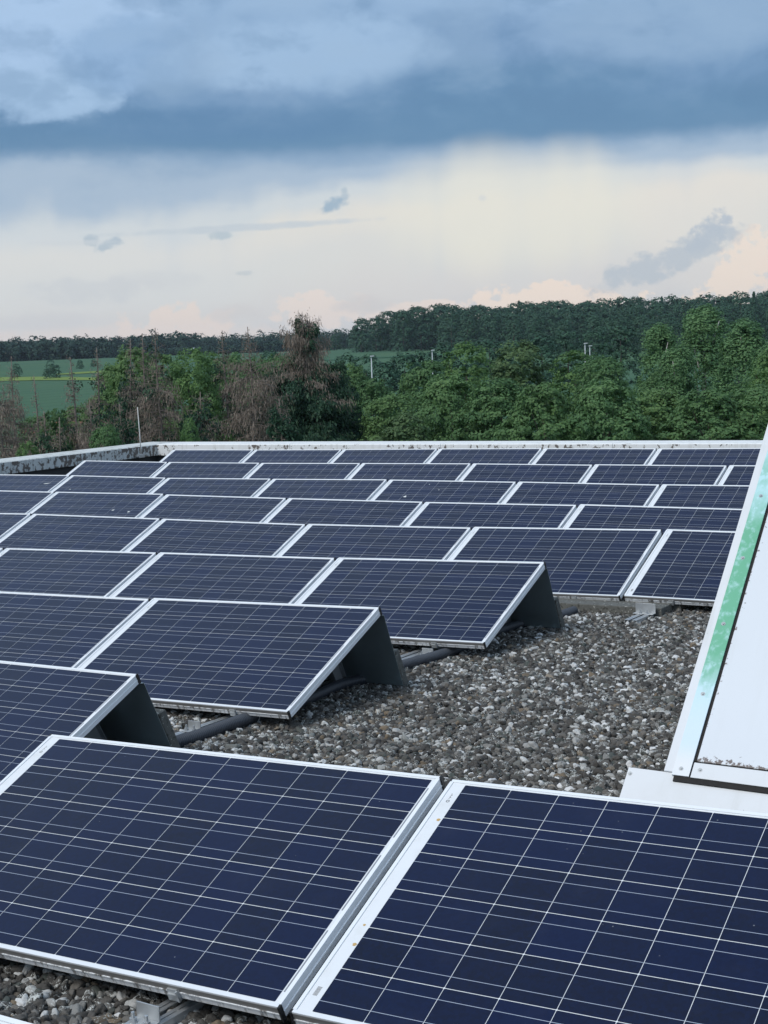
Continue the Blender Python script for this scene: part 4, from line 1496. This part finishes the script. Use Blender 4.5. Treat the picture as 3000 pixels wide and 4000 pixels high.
spruce(14, -12.3, 59, -2.3, 3.0, lambda u, a: 0.25, 'low brown spruce at the roof edge left of the lightning rod', 0.1, 0.9)
spruce(15, -9.9, 58, -1.9, 3.0, lambda u, a: 0.5, 'low spruce, half green half brown, right beside the lightning rod', 0.1, 1.0)
spruce(17, -12.9, 62, -2.05, 3.2, lambda u, a: 0.1, 'low brown dead spruce below the crop field, third from the left edge', 0.15, 1.0)
spruce(18, -11.0, 62, -1.75, 3.2, lambda u, a: 0.12, 'low brown dead spruce just left of the lightning rod', 0.15, 1.0)
spruce(16, -3.9, 60, -1.9, 3.2, lambda u, a: 0.75, 'low green and brown spruce at the roof edge between the two big ones', 0.05, 0.9)


# woods on the hill, tree by tree
def wood_variant(seed, h, w, conifer=False):
    rng = np.random.default_rng(seed)
    if conifer:
        n = 1500
        u = rng.uniform(0.08, 1, n) ** 0.8
        a = rng.uniform(0, 6.283, n)
        rr = ((1 - u) * w / 2 * rng.uniform(0.5, 1.1, n) + 0.1) * (0.8 + 0.3 * np.sin(u * 40) + 0.15 * np.sin(3 * a + u * 9))
        c = np.stack([np.cos(a) * rr, np.sin(a) * rr, u * h], 1)
        nn = np.stack([np.cos(a), np.sin(a), np.full(n, 0.4)], 1)
        t_ = rng.uniform(0, 0.6, n)
        lf = 0.5
    else:
        c, nn, t_ = crown_points(h, w, 8, 46, 8, rng, 0.0, 0.1, 0.0, 0.26, 1.38)
        lf = 0.70
    me = leaf_mesh('wood_crown', c, nn, lf, t_, [M['wood_leaf'], M['bark']], 1.1, 0.22, rng)
    bm = bmesh.new()
    bm.from_mesh(me)
    r = bmesh.ops.create_cone(bm, cap_ends=True, segments=6, radius1=0.3, radius2=0.12, depth=h * 0.75, matrix=Matrix.Translation((0, 0, h * 0.375)))
    for f in {f for v in r['verts'] for f in v.link_faces}:
        f.material_index = 1
    bm.to_mesh(me)
    bm.free()
    return me


WB = [wood_variant(100 + i, 17, 12.5) for i in range(5)]
WC = [wood_variant(200 + i, 19, 11.0, True) for i in range(2)]
HILL = 'trees of the wood covering the hill'
rng = np.random.default_rng(5)
placed = []
count = 0
rows = [(800, 0.9), (775, 0.2), (752, -0.5), (728, -0.6), (700, 1.0), (665, 2.8), (630, 3.4), (590, 4.6), (550, 5.4), (510, 6.2)]
for d0, az0 in rows:
    a = az0 - 0.2 + rng.uniform(0, 0.3)
    step = math.degrees(8.6 / d0)
    while a < 16.4:
        d = d0 + rng.normal(0, 7)
        ramp_in = min(1.0, max(0.0, (a + 1.7) / 2.6))
        hgt = rng.uniform(18.0, 21.5) * (0.62 + 0.38 * ramp_in)
        if d0 < 720:
            hgt *= 0.55 + 0.45 * (d0 - 480) / 240
        con = rng.uniform() < (0.03 if a < 9 else 0.20) and d0 > 560
        me = WC[rng.integers(0, 2)] if con else WB[rng.integers(0, 5)]
        if count >= 296:
            break
        x, y = polar(a, d)
        o = bpy.data.objects.new('conifer_tree' if con else 'forest_tree', me)
        s_ = hgt / 17 * (1.0 if not con else rng.uniform(0.78, 0.98))
        o.scale = (s_ * rng.uniform(0.85, 1.1), s_ * rng.uniform(0.85, 1.1), s_)
        o.location = (x, y, land(d) - 0.5)
        o.rotation_euler = (0, 0, rng.uniform(0, 6.28))
        link(o)
        tag(o, 'dark conifer sticking up from the wood on the hill' if con else 'dark green round-topped tree of the wood on the hill', 'tree',
            'conifers of the hill wood' if con else HILL)
        count += 1
        a += step * rng.uniform(0.8, 1.25)
# a few that stand out on the skyline
for a, d, s_, lab in ((14.25, 600, 1.06, 'tall pointed conifer on the skyline at the right edge'), (13.5, 640, 0.9, 'small pointed conifer on the skyline left of the tall one at the right edge'),
                      (12.75, 690, 0.86, 'blunt conifer rising from the skyline above the birches')):
    x, y = polar(a, d)
    o = link(bpy.data.objects.new('conifer_tree', WC[0]))
    o.scale = (s_ * 1.3, s_ * 1.3, s_)
    o.location = (x, y, land(d))
    tag(o, lab, 'tree', 'conifers of the hill wood')

# low wood that joins the hill on its left, and mid-distance trees
for i, (a, d, hh, lab) in enumerate([
        (-2.3, 850, 10, 'low dark tree on the skyline right behind the biggest spruce'),
        (-1.6, 840, 11, 'low dark tree on the skyline, first to the right of the biggest spruce'),
        (-0.9, 830, 11.5, 'low dark tree on the skyline, second to the right of the biggest spruce'),
        (-0.3, 815, 12.5, 'dark tree where the hill wood starts to rise'),
        (0.35, 800, 14, 'dark tree at the left shoulder of the hill wood'),
        (-1.2, 230, 7.9, 'dark tree at the lower left end of the green field'),
        (-0.5, 215, 7.6, 'dark tree below the green field, next to the leftmost street lamp'),
        (0.2, 205, 7.4, 'dark bush below the green field, left of the left street lamp'),
        (1.0, 215, 8.2, 'dark tree below the green field, behind the left street lamp'),
        (1.75, 225, 8.4, 'dark tree in the middle distance, right of the left street lamp'),
        (2.5, 240, 8.7, 'dark tree in the middle distance behind the second street lamp'),
        (3.4, 235, 8.7, 'dark tree in the middle distance, hidden behind the tall light green tree'),
        (4.3, 260, 9.8, 'dark tree in the middle distance, right of the tall light green tree'),
        (5.2, 250, 9.2, 'dark tree in the middle distance behind the broad dull green tree'),
        (6.3, 270, 10.0, 'dark tree in the middle distance, left of the paired street lamps'),
        (7.3, 290, 10.0, 'dark tree in the middle distance behind the paired street lamps'),
        (8.3, 280, 9.8, 'dark tree in the middle distance, right of the paired street lamps'),
        (9.3, 290, 11.4, 'dark tree in the middle distance, left behind the birches'),
        (-4.2, 300, 8.6, 'dark tree behind the thin dead spruce spike'),
        (-3.4, 310, 7.9, 'dark tree behind the left side of the biggest spruce'),
        (-13.75, 505, 4.4, 'lone round tree on the field near the left edge'),
        (-12.5, 525, 4.6, 'lone round tree on the field, upper one of the small group'),
        (-12.65, 468, 3.4, 'low bush on the field, left one of the small group'),
        (-12.3, 472, 4.4, 'lone round tree on the field, right lower one of the small group'),
        (-11.4, 580, 3.6, 'lone dark tree on the field below the distant wood'),
        (-10.9, 600, 3.2, 'dark bush at the field edge just right of the lone dark tree')]):
    x, y = polar(a, d)
    o = link(bpy.data.objects.new('field_tree' if a < -9 else 'forest_tree', WB[i % 5]))
    s_ = hh / 17
    o.scale = (s_ * 1.15, s_ * 1.15, s_)
    o.location = (x, y, land(d) - 0.3)
    o.rotation_euler = (0, 0, i * 1.3)
    tag(o, lab, 'tree')

# the distant woods along the horizon: one mass
rng = np.random.default_rng(9)
Cs, Ns, Ts = [], [], []
for a0, a1, d0, d1, hmin, hmax, num in ((-20, -7.0, 1000, 1080, 11, 14.5, 420), (-20, -10.2, 905, 940, 8.5, 11, 230), (-7.8, 2.0, 1150, 1260, 9, 13.5, 330), (-10.5, -4.0, 930, 975, 3.6, 5.2, 170), (-5.0, -1.8, 880, 930, 4.5, 7.0, 60), (-20, 18, 1500, 1700, 12, 20, 420)):
    for _ in range(num):
        a = rng.uniform(a0, a1)
        d = rng.uniform(d0, d1)
        x, y = polar(a, d)
        hh = rng.uniform(hmin, hmax) * (1.12 if rng.uniform() < 0.1 else 1.0)
        w = hh * rng.uniform(0.8, 1.15)
        c, n_, t_ = crown_points(hh, w, 4, 16, 5, rng, 0.0, 0.1, 0.0, 0.3, 1.45)
        Cs.append(c + np.array([x, y, land(d) - 0.5]))
        Ns.append(n_)
        Ts.append(t_)
me = leaf_mesh('distant_wood', np.concatenate(Cs), np.concatenate(Ns), 1.3, np.concatenate(Ts), [M['wood_far']], 1.1, 0.25, rng)
tag(link(bpy.data.objects.new('distant_wood', me)), kind='stuff')

# ------------------------------------------------------------------ air
mb = MB()
mb.box(-2600, 2600, -2600, 2600, GROUND - 1.0, 60)
hz = tag(mb.build('haze', None), kind='stuff')
m = bpy.data.materials.new('thin_air')
m.use_nodes = True
m.node_tree.nodes.clear()
vo = m.node_tree.nodes.new('ShaderNodeVolumePrincipled')
vo.inputs['Color'].default_value = (0.72, 0.86, 1.0, 1)
vo.inputs['Density'].default_value = 0.00008
mo = m.node_tree.nodes.new('ShaderNodeOutputMaterial')
m.node_tree.links.new(vo.outputs[0], mo.inputs['Volume'])
hz.data.materials.clear()
hz.data.materials.append(m)

# ------------------------------------------------------------------ street lamps, far roofs, red-roofed house
def street_lamp(azd, d, top_el, label, arm=0.0):
    x, y = polar(azd, d)
    zb = land(d)
    h = top_at(top_el, d) - zb
    o = empty('street_lamp', loc=(x, y, zb))
    o.rotation_euler = (0, 0, -HEAD - rad(azd))
    tag(o, label, 'street lamp', 'tall street lamps above the trees')
    mb = MB()
    mb.tube([(0, 0, 0), (0, 0, h * 0.5), (0, 0, h - 0.1)], [0.07, 0.055, 0.04], 8)
    mb.build('post', M['lamp_grey'], o, True)
    mb = MB()
    mb.prism([(-0.10, -0.10, h - 0.10), (0.24, -0.10, h - 0.03), (0.24, -0.10, h + 0.03), (-0.10, -0.10, h + 0.02)], (0, 0.2, 0))
    mb.build('lamp_head', M['lamp_grey'], o)
    mb = MB()
    mb.prism([(0.02, -0.08, h - 0.078), (0.20, -0.08, h - 0.041), (0.20, -0.08, h - 0.055), (0.02, -0.08, h - 0.092)], (0, 0.16, 0))
    mb.build('lamp_glass', M['lamp_grey'], o)


street_lamp(-0.28, 118, -0.42, 'slender pale street lamp, leftmost, beside the green field')
street_lamp(2.08, 132, -0.28, 'pale street lamp with a small head above the round green tree')
street_lamp(7.95, 128, -0.22, 'taller lamp of the pair of street lamps above the bright green tree')
street_lamp(8.13, 150, -0.32, 'shorter lamp of the pair of street lamps above the bright green tree')

M['roof_tile'] = simple('red_roof_tiles', (0.28, 0.10, 0.065), 0.85, 0, 0.3, 3)
M['pale_roof'] = simple('pale_metal_roof', (0.55, 0.62, 0.66), 0.5)
x, y = polar(-11.1, 118)
hs = empty('house', loc=(x, y, land(118) - 1.6))
hs.rotation_euler = (0, 0, 0.9)
tag(hs, 'house with a red tiled roof glimpsed between the dead spruces at the left', 'house')
mb = MB()
mb.box(-5, 5, -3.5, 3.5, 0, 3.0)
mb.build('wall', M['render_wall'], hs)
mb = MB()
for s_ in (-1, 1):
    mb.prism([(-5.4, s_ * 4.0, 2.75), (-5.4, 0.0, 5.9), (-5.4, 0.0, 6.05), (-5.4, s_ * 4.15, 2.8)], (10.8, 0, 0))
mb.build('roof', M['roof_tile'], hs)
mb = MB()
mb.prism([(-5, -3.5, 3.0), (-5, 3.5, 3.0), (-5, 0, 5.75)], (10, 0, 0))
mb.build('gable', M['render_wall'], hs)
for a, d, w, lab in ((-7.05, 985, 1.9, 'tiny farm shed with a pale roof in front of the distant wood, left one'), (-6.4, 990, 1.4, 'tiny farm shed with a pale roof in front of the distant wood, right one')):
    x, y = polar(a, d)
    o = empty('farm_shed', loc=(x, y, land(d) + 2.6))
    o.rotation_euler = (0, 0, -HEAD - rad(a))
    tag(o, lab, 'shed')
    mb = MB()
    mb.box(-w, w, -3, 3, -3.5, 0.9)
    mb.build('wall', M['render_wall'], o)
    mb = MB()
    mb.prism([(-w - 0.3, -3.4, 0.8), (-w - 0.3, 0, 1.9), (-w - 0.3, 3.4, 0.8)], (2 * w + 0.6, 0, 0))
    mb.build('roof', M['pale_roof'], o)
